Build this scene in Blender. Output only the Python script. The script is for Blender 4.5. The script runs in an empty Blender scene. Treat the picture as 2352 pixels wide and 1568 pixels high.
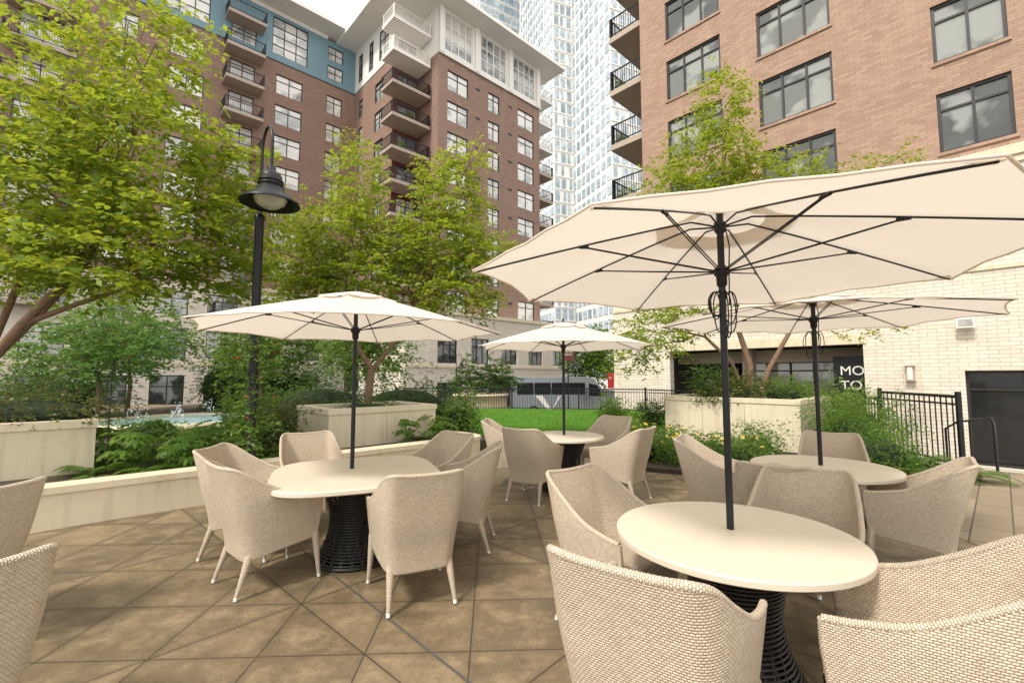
import bpy, math, random
import numpy as np
from mathutils import Vector, Matrix
random.seed(7); RNG=np.random.default_rng(7)
scene=bpy.context.scene
col=scene.collection
scene.view_settings.view_transform='Standard'
scene.view_settings.look='None'
scene.view_settings.exposure=0
AX=Vector((-.682,.731,0)); BX=Vector((.731,.682,0)); UP=Vector((0,0,1))
def V(*a): return Vector(a)

# ------------------------------------------------------------ node helper
class NT:
    def __init__(s,name):
        s.mat=bpy.data.materials.new(name); s.mat.use_nodes=True
        s.t=s.mat.node_tree; s.t.nodes.clear()
        s.out=s.t.nodes.new('ShaderNodeOutputMaterial')
    def n(s,typ,ins=None,**props):
        nd=s.t.nodes.new(typ)
        for k,v in props.items(): setattr(nd,k,v)
        for k,v in (ins or {}).items(): s.set(nd.inputs[k],v)
        return nd
    def set(s,sock,v):
        if isinstance(v,bpy.types.NodeSocket): s.t.links.new(v,sock)
        else:
            if isinstance(v,(tuple,list)) and len(v)==3 and sock.type=='RGBA': v=(*v,1)
            sock.default_value=v
    def m(s,op,*a,clamp=False):
        nd=s.t.nodes.new('ShaderNodeMath'); nd.operation=op; nd.use_clamp=clamp
        for i,v in enumerate(a): s.set(nd.inputs[i],v)
        return nd.outputs[0]
    def mix(s,f,a,b,blend='MIX'):
        nd=s.t.nodes.new('ShaderNodeMix'); nd.data_type='RGBA'; nd.blend_type=blend
        s.set(nd.inputs[0],f); s.set(nd.inputs[6],a); s.set(nd.inputs[7],b)
        return nd.outputs[2]
    def noise(s,scale,detail=3,vec=None,rough=.55):
        nd=s.n('ShaderNodeTexNoise',{'Scale':scale,'Detail':detail,'Roughness':rough})
        if vec is not None: s.set(nd.inputs['Vector'],vec)
        return nd.outputs['Fac']
    def ramp(s,f,stops):
        nd=s.t.nodes.new('ShaderNodeValToRGB'); s.set(nd.inputs[0],f)
        e=nd.color_ramp.elements
        while len(e)<len(stops): e.new(.5)
        for i,(p,c) in enumerate(stops):
            e[i].position=p; e[i].color=(*c,1) if len(c)==3 else c
        return nd.outputs[0]
    def maprange(s,f,a,b,c,d):
        nd=s.n('ShaderNodeMapRange',{0:f,1:a,2:b,3:c,4:d}); return nd.outputs[0]
    def pos(s): return s.n('ShaderNodeNewGeometry').outputs['Position']
    def obj(s): return s.n('ShaderNodeTexCoord').outputs['Object']
    def uv(s): return s.n('ShaderNodeTexCoord').outputs['UV']
    def bump(s,h,strength=.3,dist=.01):
        return s.n('ShaderNodeBump',{'Height':h,'Strength':strength,'Distance':dist}).outputs[0]
    def pbr(s,col,rough=.6,metal=0,spec=.5,normal=None,**extra):
        p=s.n('ShaderNodeBsdfPrincipled',{'Base Color':col,'Roughness':rough,'Metallic':metal,'Specular IOR Level':spec})
        if normal is not None: s.set(p.inputs['Normal'],normal)
        for k,v in extra.items(): s.set(p.inputs[k],v)
        return p.outputs[0]
    def done(s,sh): s.t.links.new(sh,s.out.inputs[0]); return s.mat

def simple(name,c,rough=.6,metal=0,var=.15,scale=6,bump=0,spec=.5,objc=False):
    t=NT(name); vec=t.obj() if objc else t.pos()
    f=t.noise(scale,4,vec)
    cc=t.mix(f,tuple(x*(1-var) for x in c),tuple(min(1,x*(1+var)) for x in c))
    nm=t.bump(t.noise(scale*8,3,vec),bump,.01) if bump else None
    return t.done(t.pbr(cc,rough,metal,spec,nm))

def brickmat(name,c1,c2,mortar,bw,bh,ms=.012,bias=0,rough=.85,var=.25):
    t=NT(name); uv=t.uv()
    b=t.n('ShaderNodeTexBrick',{'Vector':uv,'Color1':c1,'Color2':c2,'Mortar':mortar,'Scale':1.0,'Mortar Size':ms*.5,'Mortar Smooth':.2,'Bias':bias,'Brick Width':bw,'Row Height':bh})
    big=t.noise(.35,4,uv); fine=t.noise(30,3,uv)
    c=t.mix(t.m('MULTIPLY',big,var*1.4),b.outputs['Color'],tuple(x*.6 for x in c1))
    c=t.mix(t.m('MULTIPLY',fine,.25),c,tuple(min(1,x*1.35) for x in c2))
    st=t.noise(1.0,5,t.n('ShaderNodeMapping',{'Vector':uv,'Scale':(1.6,.12,1)}).outputs[0])
    c=t.mix(t.maprange(st,.55,.8,0,.3),c,tuple(min(1,x*1.3) for x in c2))
    h=t.m('ADD',t.m('MULTIPLY',b.outputs['Fac'],-1.0),t.m('MULTIPLY',fine,.4))
    return t.done(t.pbr(c,rough,0,.3,t.bump(h,.5,.008)))

M={}
M['brick_dark']=brickmat('brown_brick',(.245,.155,.118),(.335,.222,.175),(.26,.20,.165),.40,.10,.014)
M['brick_right']=brickmat('red_brown_brick',(.32,.205,.15),(.45,.305,.23),(.24,.18,.145),.34,.10,.018,var=.25)
M['brick_cream']=brickmat('cream_brick',(.64,.575,.48),(.74,.685,.59),(.36,.31,.26),.42,.115,.018,var=.12)
M['white_panel']=simple('white_stucco_panel',(.80,.78,.74),.7,var=.05,scale=1)
M['blue_panel']=simple('blue_metal_panel',(.17,.29,.35),.5,var=.12,scale=.6)
M['bronze']=simple('dark_bronze_metal',(.035,.032,.034),.45,.3)
M['black']=simple('black_painted_metal',(.018,.019,.022),.38,.4,var=.3,scale=9)
M['slab']=simple('balcony_concrete',(.42,.34,.28),.8,var=.1)
M['soffit']=simple('white_soffit',(.84,.82,.78),.7,var=.04,scale=.8)
M['white']=simple('white_paint',(.78,.76,.72),.5,var=.05)
M['darkred']=simple('dark_red_wall',(.15,.045,.035),.7)
M['bark']=simple('tree_bark',(.19,.12,.075),.9,var=.45,scale=14,bump=.6)
M['soil']=simple('garden_soil',(.055,.04,.028),.95,var=.5,scale=8,bump=.8)
M['interior']=simple('dark_interior',(.045,.042,.04),.8,var=.4,scale=.7)
M['darkglass']=simple('dark_door_glass',(.018,.019,.02),.06,0,var=.5,scale=1.2)

def precast():
    t=NT('cream_precast_concrete'); p=t.obj()
    a=t.noise(1.6,5,p); b=t.noise(60,3,p)
    st=t.n('ShaderNodeMapping',{'Vector':p,'Scale':(5,5,.5)}).outputs[0]
    s=t.noise(1.5,5,st)
    c=t.mix(a,(.60,.52,.37),(.76,.69,.53))
    c=t.mix(t.maprange(s,.50,.8,0,.6),c,(.40,.33,.22))
    c=t.mix(t.maprange(t.noise(4,6,p,.75),.55,.75,0,.3),c,(.36,.32,.22))
    return t.done(t.pbr(c,.8,0,.3,t.bump(b,.25,.004)))
M['precast']=precast()

def stone_top():
    t=NT('cream_terrazzo'); p=t.obj()
    a=t.noise(3,4,p); b=t.noise(220,2,p)
    c=t.mix(a,(.64,.565,.455),(.73,.66,.55))
    c=t.mix(t.maprange(b,.56,.72,0,.6),c,(.46,.38,.28))
    c=t.mix(t.maprange(t.noise(120,2,p),.62,.72,0,.5),c,(.85,.8,.72))
    c=t.mix(t.maprange(t.noise(1.7,6,p,.7),.5,.72,0,.45),c,(.54,.46,.35))
    return t.done(t.pbr(c,.42,0,.45,t.bump(b,.1,.001)))
M['stone']=stone_top()

def weave(name,c1,c2,cw,ch):
    t=NT(name); sx=t.n('ShaderNodeSeparateXYZ',{0:t.uv()})
    x=t.m('DIVIDE',sx.outputs[0],cw); y=t.m('DIVIDE',sx.outputs[1],ch)
    row=t.m('FLOOR',y)
    x2=t.m('ADD',x,t.m('MULTIPLY',row,.5))
    fx=t.m('ABSOLUTE',t.m('SINE',t.m('MULTIPLY',x2,math.pi)))
    fy=t.m('ABSOLUTE',t.m('SINE',t.m('MULTIPLY',y,math.pi)))
    h=t.m('MULTIPLY',t.m('POWER',fx,.5),t.m('POWER',fy,.6))
    idn=t.n('ShaderNodeTexWhiteNoise',{0:t.n('ShaderNodeCombineXYZ',{0:t.m('FLOOR',x2),1:row}).outputs[0]}).outputs[0]
    big=t.noise(5,3,t.obj())
    c=t.mix(idn,c1,c2)
    c=t.mix(t.m('MULTIPLY',big,.3),c,tuple(v*.75 for v in c1))
    c=t.mix(t.maprange(h,.10,.55,.9,0),c,(.21,.155,.105))
    return t.done(t.pbr(c,.45,0,.5,t.bump(h,.9,.0035)))
M['wicker']=weave('taupe_wicker',(.60,.50,.385),(.76,.655,.525),.0155,.0088)
M['wicker_black']=simple('black_wicker',(.02,.019,.018),.45,var=.4,scale=20)

def canvas():
    t=NT('cream_canvas'); p=t.obj()
    a=t.noise(2.5,4,p); f=t.noise(260,2,p)
    c=t.mix(a,(.77,.715,.645),(.85,.79,.72))
    s=t.noise(1.3,5,t.n('ShaderNodeMapping',{'Vector':p,'Scale':(1,1,3)}).outputs[0])
    c=t.mix(t.maprange(s,.55,.75,0,.28),c,(.62,.56,.47))
    d=t.n('ShaderNodeBsdfDiffuse',{'Color':c,'Normal':t.bump(f,.15,.001)}).outputs[0]
    tr=t.n('ShaderNodeBsdfTranslucent',{'Color':t.mix(.5,c,(.95,.85,.74))}).outputs[0]
    mx=t.n('ShaderNodeMixShader',{0:.36,1:d,2:tr}).outputs[0]
    return t.done(mx)
M['canvas']=canvas()

def leafmat(name,c1,c2,c3,trans=.45):
    t=NT(name); g=t.n('ShaderNodeNewGeometry')
    r=g.outputs['Random Per Island']
    big=t.noise(1.1,2,g.outputs['Position'])
    f=t.m('ADD',t.m('MULTIPLY',r,.6),t.maprange(big,.3,.7,0,.4))
    c=t.ramp(f,[(0,c1),(.6,c2),(1,c3)])
    p=t.pbr(c,.42,0,.4)
    tr=t.n('ShaderNodeBsdfTranslucent',{'Color':t.mix(.5,c,tuple(min(1,v*1.6) for v in c3))}).outputs[0]
    return t.done(t.n('ShaderNodeMixShader',{0:trans,1:p,2:tr}).outputs[0])
M['leaf_lime']=leafmat('lime_green_leaves',(.045,.115,.010),(.16,.265,.018),(.46,.48,.04),.48)
M['leaf_green']=leafmat('green_leaves',(.035,.095,.013),(.095,.19,.027),(.24,.34,.06))
M['leaf_dark']=leafmat('dark_green_leaves',(.025,.07,.014),(.06,.13,.022),(.14,.23,.045),.35)
M['leaf_maple']=leafmat('maple_leaves',(.035,.10,.018),(.09,.185,.035),(.22,.34,.07))
M['leaf_rust']=leafmat('bronze_leaves',(.05,.07,.015),(.10,.14,.03),(.18,.14,.04),.3)
M['petal_yellow']=simple('yellow_petals',(.75,.50,.03),.6)
M['petal_red']=simple('red_petals',(.6,.04,.03),.6)
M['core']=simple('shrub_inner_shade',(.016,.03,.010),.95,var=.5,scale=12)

def panemat(name,a,b,rough=.04,mode='shade',ior=1.9,coat=1.0,island=False,refl_patch=(.5,.5,.47),pf=.7):
    t=NT(name); r=t.n('ShaderNodeNewGeometry').outputs['Random Per Island'] if island else t.n('ShaderNodeObjectInfo').outputs['Random']
    o=t.obj(); n=t.noise(1.1,3,o)
    c=t.mix(r,a,b)
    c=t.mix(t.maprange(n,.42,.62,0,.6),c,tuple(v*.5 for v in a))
    sz=t.n('ShaderNodeSeparateXYZ',{0:o})
    off=t.n('ShaderNodeVectorMath',{0:o,1:t.n('ShaderNodeCombineXYZ',{0:t.m('MULTIPLY',r,37.),1:t.m('MULTIPLY',r,11.),2:0.0}).outputs[0]},operation='ADD').outputs[0]
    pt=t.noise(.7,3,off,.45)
    if mode=='blind':
        st=t.m('ABSOLUTE',t.m('SINE',t.m('MULTIPLY',sz.outputs[2],70)))
        msk=t.m('MULTIPLY',t.m('GREATER_THAN',r,.45),t.m('LESS_THAN',sz.outputs[2],1.25))
        c=t.mix(msk,c,t.mix(st,(.04,.05,.045),(.17,.18,.16)))
        c=t.mix(t.maprange(pt,.52,.58,0,pf),c,refl_patch)  # soft bright patches: reflections painted into the pane colour
    elif mode=='shade':
        msk=t.m('MULTIPLY',t.m('GREATER_THAN',r,.55),t.m('GREATER_THAN',sz.outputs[2],1.0))
        c=t.mix(t.m('MULTIPLY',msk,.7),c,(.78,.75,.68))
        c=t.mix(t.maprange(pt,.46,.52,0,pf),c,refl_patch)  # pale patches paint a bright sky reflection into the glass colour
    p=t.n('ShaderNodeBsdfPrincipled',{'Base Color':c,'Roughness':rough,'Specular IOR Level':.6,'Coat Weight':coat,'Coat Roughness':.02,'IOR':ior})
    t.set(p.inputs['Normal'],t.bump(t.noise(.9,1,o),.08,.12))
    return t.done(p.outputs[0])
M['pane_light']=panemat('pale_window_glass',(.34,.36,.36),(.70,.69,.64),refl_patch=(.80,.78,.72),pf=.75)  # paleness covers blinds as well as painted sky reflection
M['pane_dark']=panemat('dark_window_glass',(.022,.027,.027),(.085,.10,.095),mode='blind',ior=1.6,coat=.6,refl_patch=(.36,.38,.36),pf=.65)
M['pane_mid']=panemat('grey_window_glass',(.10,.12,.13),(.34,.36,.36),ior=1.7,coat=.6,refl_patch=(.5,.5,.47),pf=.6)
M['tower_glass']=panemat('tower_glass',(.27,.36,.43),(.56,.65,.71),ior=1.6,coat=.6,mode='none',island=True)

def tiles():
    t=NT('patio_stone_tiles'); g=t.pos()
    mp=t.n('ShaderNodeMapping',{'Vector':g,'Rotation':(0,0,math.radians(-2.5)),'Location':(.12,.25,0)}).outputs[0]
    s=t.n('ShaderNodeSeparateXYZ',{0:mp}); T=.60
    x=t.m('DIVIDE',s.outputs[0],T); y=t.m('DIVIDE',s.outputs[1],T)
    def line(c,w):
        d=t.m('ABSOLUTE',t.m('SUBTRACT',t.m('FRACT',c),.5))
        return t.m('GREATER_THAN',d,.5-w)
    def soft(c,w):
        d=t.m('ABSOLUTE',t.m('SUBTRACT',t.m('FRACT',c),.5))
        return t.maprange(d,.5-w,.5,0,1)
    dp=t.m('DIVIDE',t.m('ADD',x,y),4); dm=t.m('DIVIDE',t.m('SUBTRACT',x,y),4)
    mx=lambda *a: a[0] if len(a)==1 else t.m('MAXIMUM',a[0],mx(*a[1:]))
    L=mx(line(x,.0065),line(y,.0065),line(dp,.0026),line(dm,.0026))
    SF=mx(soft(x,.10),soft(y,.10),soft(dp,.03),soft(dm,.03))
    idv=t.n('ShaderNodeCombineXYZ',{0:t.m('FLOOR',x),1:t.m('FLOOR',y),2:t.m('ADD',t.m('FLOOR',dp),t.m('MULTIPLY',t.m('FLOOR',dm),7.3))}).outputs[0]
    idn=t.n('ShaderNodeTexWhiteNoise',{0:idv}).outputs[0]
    big=t.noise(.9,5,g,.6); mid=t.noise(5,6,g,.7); fine=t.noise(160,3,g,.7); m2=t.noise(22,5,g,.75); st=t.noise(1.8,6,g,.7)
    c=t.mix(idn,(.135,.098,.056),(.305,.228,.135))
    c=t.mix(t.maprange(big,.35,.65,0,.65),c,(.140,.104,.062))
    c=t.mix(t.maprange(mid,.45,.70,0,.75),c,(.385,.295,.175))
    c=t.mix(t.maprange(st,.50,.64,0,.6),c,(.095,.074,.046))
    c=t.mix(t.maprange(m2,.48,.72,0,.6),c,(.10,.076,.048))
    c=t.mix(t.maprange(fine,.5,.75,0,.6),c,(.07,.054,.037))
    c=t.mix(t.maprange(fine,.25,.4,.5,0),c,(.47,.39,.28))
    c=t.mix(t.m('MULTIPLY',t.m('MULTIPLY',SF,t.maprange(mid,.35,.6,0,1)),.55),c,(.075,.056,.036))
    c=t.mix(t.m('MULTIPLY',L,.85),c,(.035,.028,.02))
    r=t.maprange(st,.3,.7,.66,.28)
    h=t.m('ADD',t.m('ADD',t.m('MULTIPLY',fine,.35),t.m('MULTIPLY',m2,.3)),t.m('MULTIPLY',L,-1.2))
    return t.done(t.pbr(c,r,0,.5,t.bump(h,.6,.006)))
M['tiles']=tiles()
def pavers():
    t=NT('narrow_stone_pavers'); g=t.pos()
    mp=t.n('ShaderNodeMapping',{'Vector':g,'Rotation':(0,0,math.radians(-43))}).outputs[0]
    b=t.n('ShaderNodeTexBrick',{'Vector':mp,'Color1':(.22,.17,.115),'Color2':(.34,.27,.19),'Mortar':(.05,.04,.03),'Scale':1,'Mortar Size':.008,'Brick Width':.6,'Row Height':.3,'Mortar Smooth':.1})
    f=t.noise(120,3,g,.7)
    c=t.mix(t.maprange(f,.5,.75,0,.4),b.outputs[0],(.12,.09,.06))
    c=t.mix(t.m('MULTIPLY',t.noise(1.4,4,g),.5),c,(.20,.155,.11))
    return t.done(t.pbr(c,.65,0,.4,t.bump(t.m('SUBTRACT',f,b.outputs[1]),.4,.005)))
M['pavers']=pavers()
M['asphalt']=simple('asphalt',(.055,.054,.053),.85,var=.3,scale=2,bump=.3)
M['grass']=simple('grass_ground',(.06,.16,.015),.9,var=.4,scale=3,bump=.5)
M['blade']=leafmat('grass_blades',(.07,.20,.015),(.13,.33,.02),(.24,.44,.05),.4)
def water():
    t=NT('pool_water'); p=t.pos()
    c=t.mix(t.noise(2,3,p),(.16,.42,.50),(.36,.62,.68))
    return t.done(t.pbr(c,.06,0,.6,t.bump(t.noise(14,3,p),.5,.03)))
M['water']=water()
M['spray']=simple('water_spray',(.85,.88,.9),.2,var=.05)
M['joint']=simple('grey_expansion_joint',(.085,.08,.075),.7)

# ------------------------------------------------------------ mesh helper
class MB:
    def __init__(s): s.v=[];s.f=[];s.m=[];s.uv=[];s.sm=[]
    def quad(s,ps,mi=0,uv=None,sm=False):
        i=len(s.v); s.v+= [Vector(p) for p in ps]; s.f.append(tuple(range(i,i+len(ps)))); s.m.append(mi); s.uv.append(uv); s.sm.append(sm)
    def box(s,o,dx,dy,dz,mi=0):
        o=Vector(o);dx=Vector(dx);dy=Vector(dy);dz=Vector(dz)
        p=[o,o+dx,o+dx+dy,o+dy]; q=[a+dz for a in p]
        s.quad([p[3],p[2],p[1],p[0]],mi); s.quad(q,mi)
        for i in range(4):
            j=(i+1)%4; s.quad([p[i],p[j],q[j],q[i]],mi)
    def cbox(s,c,sx,sy,sz,mi=0):
        s.box((c[0]-sx/2,c[1]-sy/2,c[2]-sz/2),(sx,0,0),(0,sy,0),(0,0,sz),mi)
    def grid(s,rows,mi=0,closed=False,uv=None,sm=True):
        b=len(s.v); R=len(rows);C=len(rows[0])
        for r in rows: s.v+=[Vector(p) for p in r]
        for i in range(R-1):
            for j in range(C if closed else C-1):
                k=(j+1)%C
                s.f.append((b+i*C+j,b+i*C+k,b+(i+1)*C+k,b+(i+1)*C+j)); s.m.append(mi); s.sm.append(sm)
                if uv:
                    jj=j+1
                    s.uv.append([uv[i][j],uv[i][jj],uv[i+1][jj],uv[i+1][j]])
                else: s.uv.append(None)
    def tube(s,pts,rad,seg=8,mi=0,cap=True,uvs=True):
        pts=[Vector(p) for p in pts]; n=len(pts)
        if not isinstance(rad,(list,tuple)): rad=[rad]*n
        rows=[];uvr=[];L=0; ref=None
        for i,p in enumerate(pts):
            d=(pts[min(i+1,n-1)]-pts[max(i-1,0)])
            if d.length<1e-9: d=Vector((0,0,1))
            d.normalize()
            if ref is None:
                ref=d.orthogonal().normalized()
            ref=(ref-d*ref.dot(d))
            if ref.length<1e-6: ref=d.orthogonal()
            ref.normalize(); b=d.cross(ref)
            if i: L+=(pts[i]-pts[i-1]).length
            rows.append([p+(ref*math.cos(2*math.pi*k/seg)+b*math.sin(2*math.pi*k/seg))*rad[i] for k in range(seg)])
            uvr.append([(k/seg*2*math.pi*max(rad),L) for k in range(seg+1)])
        s.grid(rows,mi,True,uvr)
        if cap:
            for r,rev in ((rows[0],True),(rows[-1],False)):
                s.quad(r[::-1] if rev else r,mi)
    def lathe(s,prof,c=(0,0,0),seg=32,mi=0):
        c=Vector(c)
        rows=[[c+Vector((r*math.cos(2*math.pi*k/seg),r*math.sin(2*math.pi*k/seg),z)) for k in range(seg)] for r,z in prof]
        s.grid(rows,mi,True)
    def mesh(s,name,mats,off=(0,0,0),smooth=None):
        off=Vector(off)
        me=bpy.data.meshes.new(name)
        me.from_pydata([tuple(p-off) for p in s.v],[],s.f)
        for k in mats: me.materials.append(M[k] if isinstance(k,str) else k)
        me.polygons.foreach_set('material_index',s.m)
        me.polygons.foreach_set('use_smooth',s.sm)
        uvl=me.uv_layers.new(name='UVMap'); data=np.zeros(len(me.loops)*2)
        li=0
        for fi,f in enumerate(s.f):
            u=s.uv[fi]
            if u is None:
                ps=[s.v[i] for i in f]
                n=(ps[1]-ps[0]).cross(ps[2]-ps[0])
                if n.length>1e-12: n.normalize()
                if abs(n.z)>.7: u=[(p.x,p.y) for p in ps]
                else:
                    t=Vector((-n.y,n.x,0)); 
                    if t.length<1e-6:t=Vector((1,0,0))
                    t.normalize(); u=[(p.dot(t),p.z) for p in ps]
            for a in u:
                data[li]=a[0];data[li+1]=a[1];li+=2
        uvl.data.foreach_set('uv',data)
        me.validate()
        return me

def top(name,loc,label,cat,group=None,me=None,rot=0,kind=None):
    o=bpy.data.objects.new(name,me); o.location=loc; o.rotation_euler=(0,0,rot)
    if label:o['label']=label
    if cat:o['category']=cat
    if group:o['group']=group
    if kind:o['kind']=kind
    if me is None: o.empty_display_size=.2
    col.objects.link(o); return o
def part(name,par,me,loc=(0,0,0),rot=(0,0,0),label=None,kind=None):
    o=bpy.data.objects.new(name,me); o.parent=par; o.location=loc; o.rotation_euler=rot
    if label:o['label']=label
    if kind:o['kind']=kind
    col.objects.link(o); return o
def structure(name,me,label):
    o=top(name,(0,0,0),label,name.replace('_',' '),me=me,kind='structure'); return o
def copy_thing(src,loc,rot,label=None,scale=None):
    def rec(o,par):
        c=o.copy(); col.objects.link(c)
        if par is not None: c.parent=par
        for ch in o.children: rec(ch,c)
        return c
    c=rec(src,None); c.location=loc; c.rotation_euler=(0,0,rot)
    if scale: c.scale=(scale,)*3
    if label:c['label']=label
    return c

def wall_grid(mb,P,D,L,z0,z1,ops,depth=.14,mi=0,mir=None):
    P=Vector(P);D=Vector(D); IN=Vector((-D.y,D.x,0)); mir=mi if mir is None else mir
    ss=sorted({0,L,*[a for o in ops for a in o[:2]]}); zs=sorted({z0,z1,*[a for o in ops for a in o[2:4]]})
    pt=lambda s,z,d=0: Vector((P.x,P.y,0))+D*s+IN*d+UP*z
    for i in range(len(zs)-1):
        j=0
        while j<len(ss)-1:
            def hole(j):
                cs=(ss[j]+ss[j+1])/2; cz=(zs[i]+zs[i+1])/2
                return any(o[0]<cs<o[1] and o[2]<cz<o[3] for o in ops)
            if hole(j): j+=1; continue
            k=j
            while k+1<len(ss)-1 and not hole(k+1): k+=1
            mb.quad([pt(ss[j],zs[i]),pt(ss[k+1],zs[i]),pt(ss[k+1],zs[i+1]),pt(ss[j],zs[i+1])],mi)
            j=k+1
    for a,b,c,d in ops:
        mb.quad([pt(a,c),pt(b,c),pt(b,c,depth),pt(a,c,depth)],mir)
        mb.quad([pt(a,d,depth),pt(b,d,depth),pt(b,d),pt(a,d)],mir)
        mb.quad([pt(a,c),pt(a,c,depth),pt(a,d,depth),pt(a,d)],mir)
        mb.quad([pt(b,c,depth),pt(b,c),pt(b,d),pt(b,d,depth)],mir)

_wc={}
def window(par,P,D,s0,s1,z0,z1,cols=2,trans=.68,frame='bronze',pane='pane_light',fw=.07,rows=None,depth=.1,sill=None):
    w=round(s1-s0,2);h=round(z1-z0,2)
    key=(w,h,cols,trans,frame,pane,rows)
    if key not in _wc:
        mb=MB()
        fr=lambda x0,x1,za,zb,d0=-.03,d1=.06: mb.box((x0,d0,za),(x1-x0,0,0),(0,d1-d0,0),(0,0,zb-za))
        fr(0,fw,0,h);fr(w-fw,w,0,h);fr(fw,w-fw,0,fw);fr(fw,w-fw,h-fw,h)
        xs=[w*i/cols for i in range(1,cols)]
        for x in xs: fr(x-fw*.45,x+fw*.45,fw,h-fw,-.025,.055)
        zz=[trans] if trans and not rows else [i/rows for i in range(1,rows)] if rows else []
        for z in zz:
            edges=[fw]+xs+[w-fw]
            for a,b in zip(edges[:-1],edges[1:]):
                fr(a+(0 if a==fw else fw*.45),b-(0 if b==w-fw else fw*.45),h*z-fw*.4,h*z+fw*.4,-.02,.05)
        m1=mb.mesh('window_frame',[frame])
        mb=MB(); mb.quad([(fw*.5,.03,fw*.5),(w-fw*.5,.03,fw*.5),(w-fw*.5,.03,h-fw*.5),(fw*.5,.03,h-fw*.5)])
        m2=mb.mesh('window_pane',[pane])
        m3=None
        if sill:
            mb=MB(); mb.box((-.06,-depth-.05,-.10),(w+.12,0,0),(0,.148,0),(0,0,.099)); m3=mb.mesh('window_sill',[sill])
        _wc[key]=(m1,m2,m3)
    m1,m2,m3=_wc[key]
    D=Vector(D);IN=Vector((-D.y,D.x,0)); loc=Vector((P[0],P[1],0))+D*s0+IN*depth+UP*z0-par.location
    o=part('window',par,m1,loc,(0,0,math.atan2(D.y,D.x)))
    part('pane',o,m2)
    if m3: part('sill',o,m3)
    return o

_bc={}
def balcony(par,P,D,s0,s1,d_out,z,rail='black',slab='slab',d_in=0):
    w=round(s1-s0,2); key=(w,round(d_out,2),rail,slab,round(d_in,2))
    if key not in _bc:
        mb=MB(); mb.box((0,-d_out,-.28),(w,0,0),(0,d_out+d_in,0),(0,0,.28)); m1=mb.mesh('balcony_slab',[slab])
        mb=MB(); H=1.05; t=.05
        def run(p,q):
            p=Vector(p);q=Vector(q);d=(q-p);L=d.length;d.normalize();nn=Vector((-d.y,d.x,0))
            for zz,hh in ((H-.06,.06),(.10,.045)):
                mb.box(p+UP*zz-nn*t/2,d*L,nn*t,UP*hh)
            n=max(2,int(L/.13))
            for i in range(1,n):
                c=p+d*(L*i/n); mb.box(c-d*.011-nn*.011+UP*.145,d*.022,nn*.022,UP*(H-.06-.145))
            for c in (p,q): mb.box(c-d*.04-nn*.04,d*.08,nn*.08,UP*(H+.02))
        run((.06,-d_out+.06,0),(w-.06,-d_out+.06,0)); run((.06,d_in-.1,0),(.06,-d_out+.16,0)); run((w-.06,-d_out+.16,0),(w-.06,d_in-.1,0))
        _bc[key]=(m1,mb.mesh('balcony_railing',[rail]))
    m1,m2=_bc[key]; D=Vector(D)
    loc=Vector((P[0],P[1],0))+D*s0+UP*z-par.location
    o=part('balcony',par,m1,loc,(0,0,math.atan2(D.y,D.x))); part('railing',o,m2)
    return o

# ------------------------------------------------------------ GROUND
STZ=-1.25
mb=MB(); mb.quad([(-400,-100,STZ),(400,-100,STZ),(400,700,STZ),(-400,700,STZ)]); structure('street',mb.mesh('street',['asphalt']),'dark asphalt street below the raised terrace')
def slab(name,poly,z0,z1,matn,label):
    mb=MB(); mb.quad([(x,y,z1) for x,y in poly])
    n=len(poly)
    for i in range(n):
        a=poly[i];b=poly[(i+1)%n]; mb.quad([(a[0],a[1],z0),(b[0],b[1],z0),(b[0],b[1],z1),(a[0],a[1],z1)])
    return structure(name,mb.mesh(name,[matn]),label)
slab('patio',[(-22,-6),(14,-6),(14,6.6),(7.5,7.6),(7.5,17.3),(5.8,20.6),(0,21.6),(-1,25),(-22,25)],-1.3,0,'tiles','brown stone tiled patio terrace with diagonal joints')
slab('paved_path',[(3.6,-2),(13.9,-2),(13.9,6.55),(7.45,7.5),(4.6,6.6)],.001,.006,'pavers','narrow stone pavers beside the terrace')
mb=MB(); mb.quad([(7.5,7.6,-.001),(14,6.6,-.001),(16,10,-1.0),(10.5,15,-1.0)]); mb.quad([(7.5,7.6,-.001),(10.5,15,-1.0),(10.5,15,-1.3),(7.5,7.6,-1.3)]); structure('ramp',mb.mesh('ramp',['pavers']),'paved ramp descending to the entrance')
d=Vector((.69,-.73,0)); n=Vector((.73,.69,0))*.008; a=V(-1.9,4.25,.004)
mb=MB(); mb.quad([a-n,a+d*4.6-n,a+d*4.6+n,a+n]); structure('drain_joint',mb.mesh('drain_joint',['joint']),'thin grey metal joint across the tiles')
bed=[(-14,2.6),(-6.6,3.75),(-5.6,4.1),(-4.87,4.69),(-.55,8.72),(-.35,9.3),(-.9,11),(-2.4,20.5),(-14,24)]
slab('garden_bed',[(x-.12,y+.12) for x,y in bed],.002,.30,'soil','soil bed with ferns and shrubs')
slab('flower_bed',[(1.95,7.75),(3.4,7.1),(5.1,6.6),(7.3,7.4),(7.3,12.5),(3.2,12.6),(2.2,9.6)],.002,.07,'soil','low planted soil bed beside the lawn')
lawn=[(-.3,10.0),(.6,9.7),(1.8,10.2),(3.1,12.7),(7.3,12.6),(7.3,17),(5.6,20.3),(0,21.3),(-2.3,21.3),(-.95,12)]
slab('lawn',lawn,.002,.05,'grass','bright green clipped lawn')
def inpoly(x,y,poly):
    c=False;n=len(poly);j=n-1
    for i in range(n):
        xi,yi=poly[i];xj,yj=poly[j]
        if (yi>y)!=(yj>y) and x<(xj-xi)*(y-yi)/(yj-yi)+xi: c=not c
        j=i
    return c
pts=[]
while len(pts)<26000:
    x=random.uniform(-2.4,7.3);y=random.uniform(9.7,21.4)
    if random.random()<1.3-(y-10)/14 and inpoly(x,y,lawn): pts.append((x,y))
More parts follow.
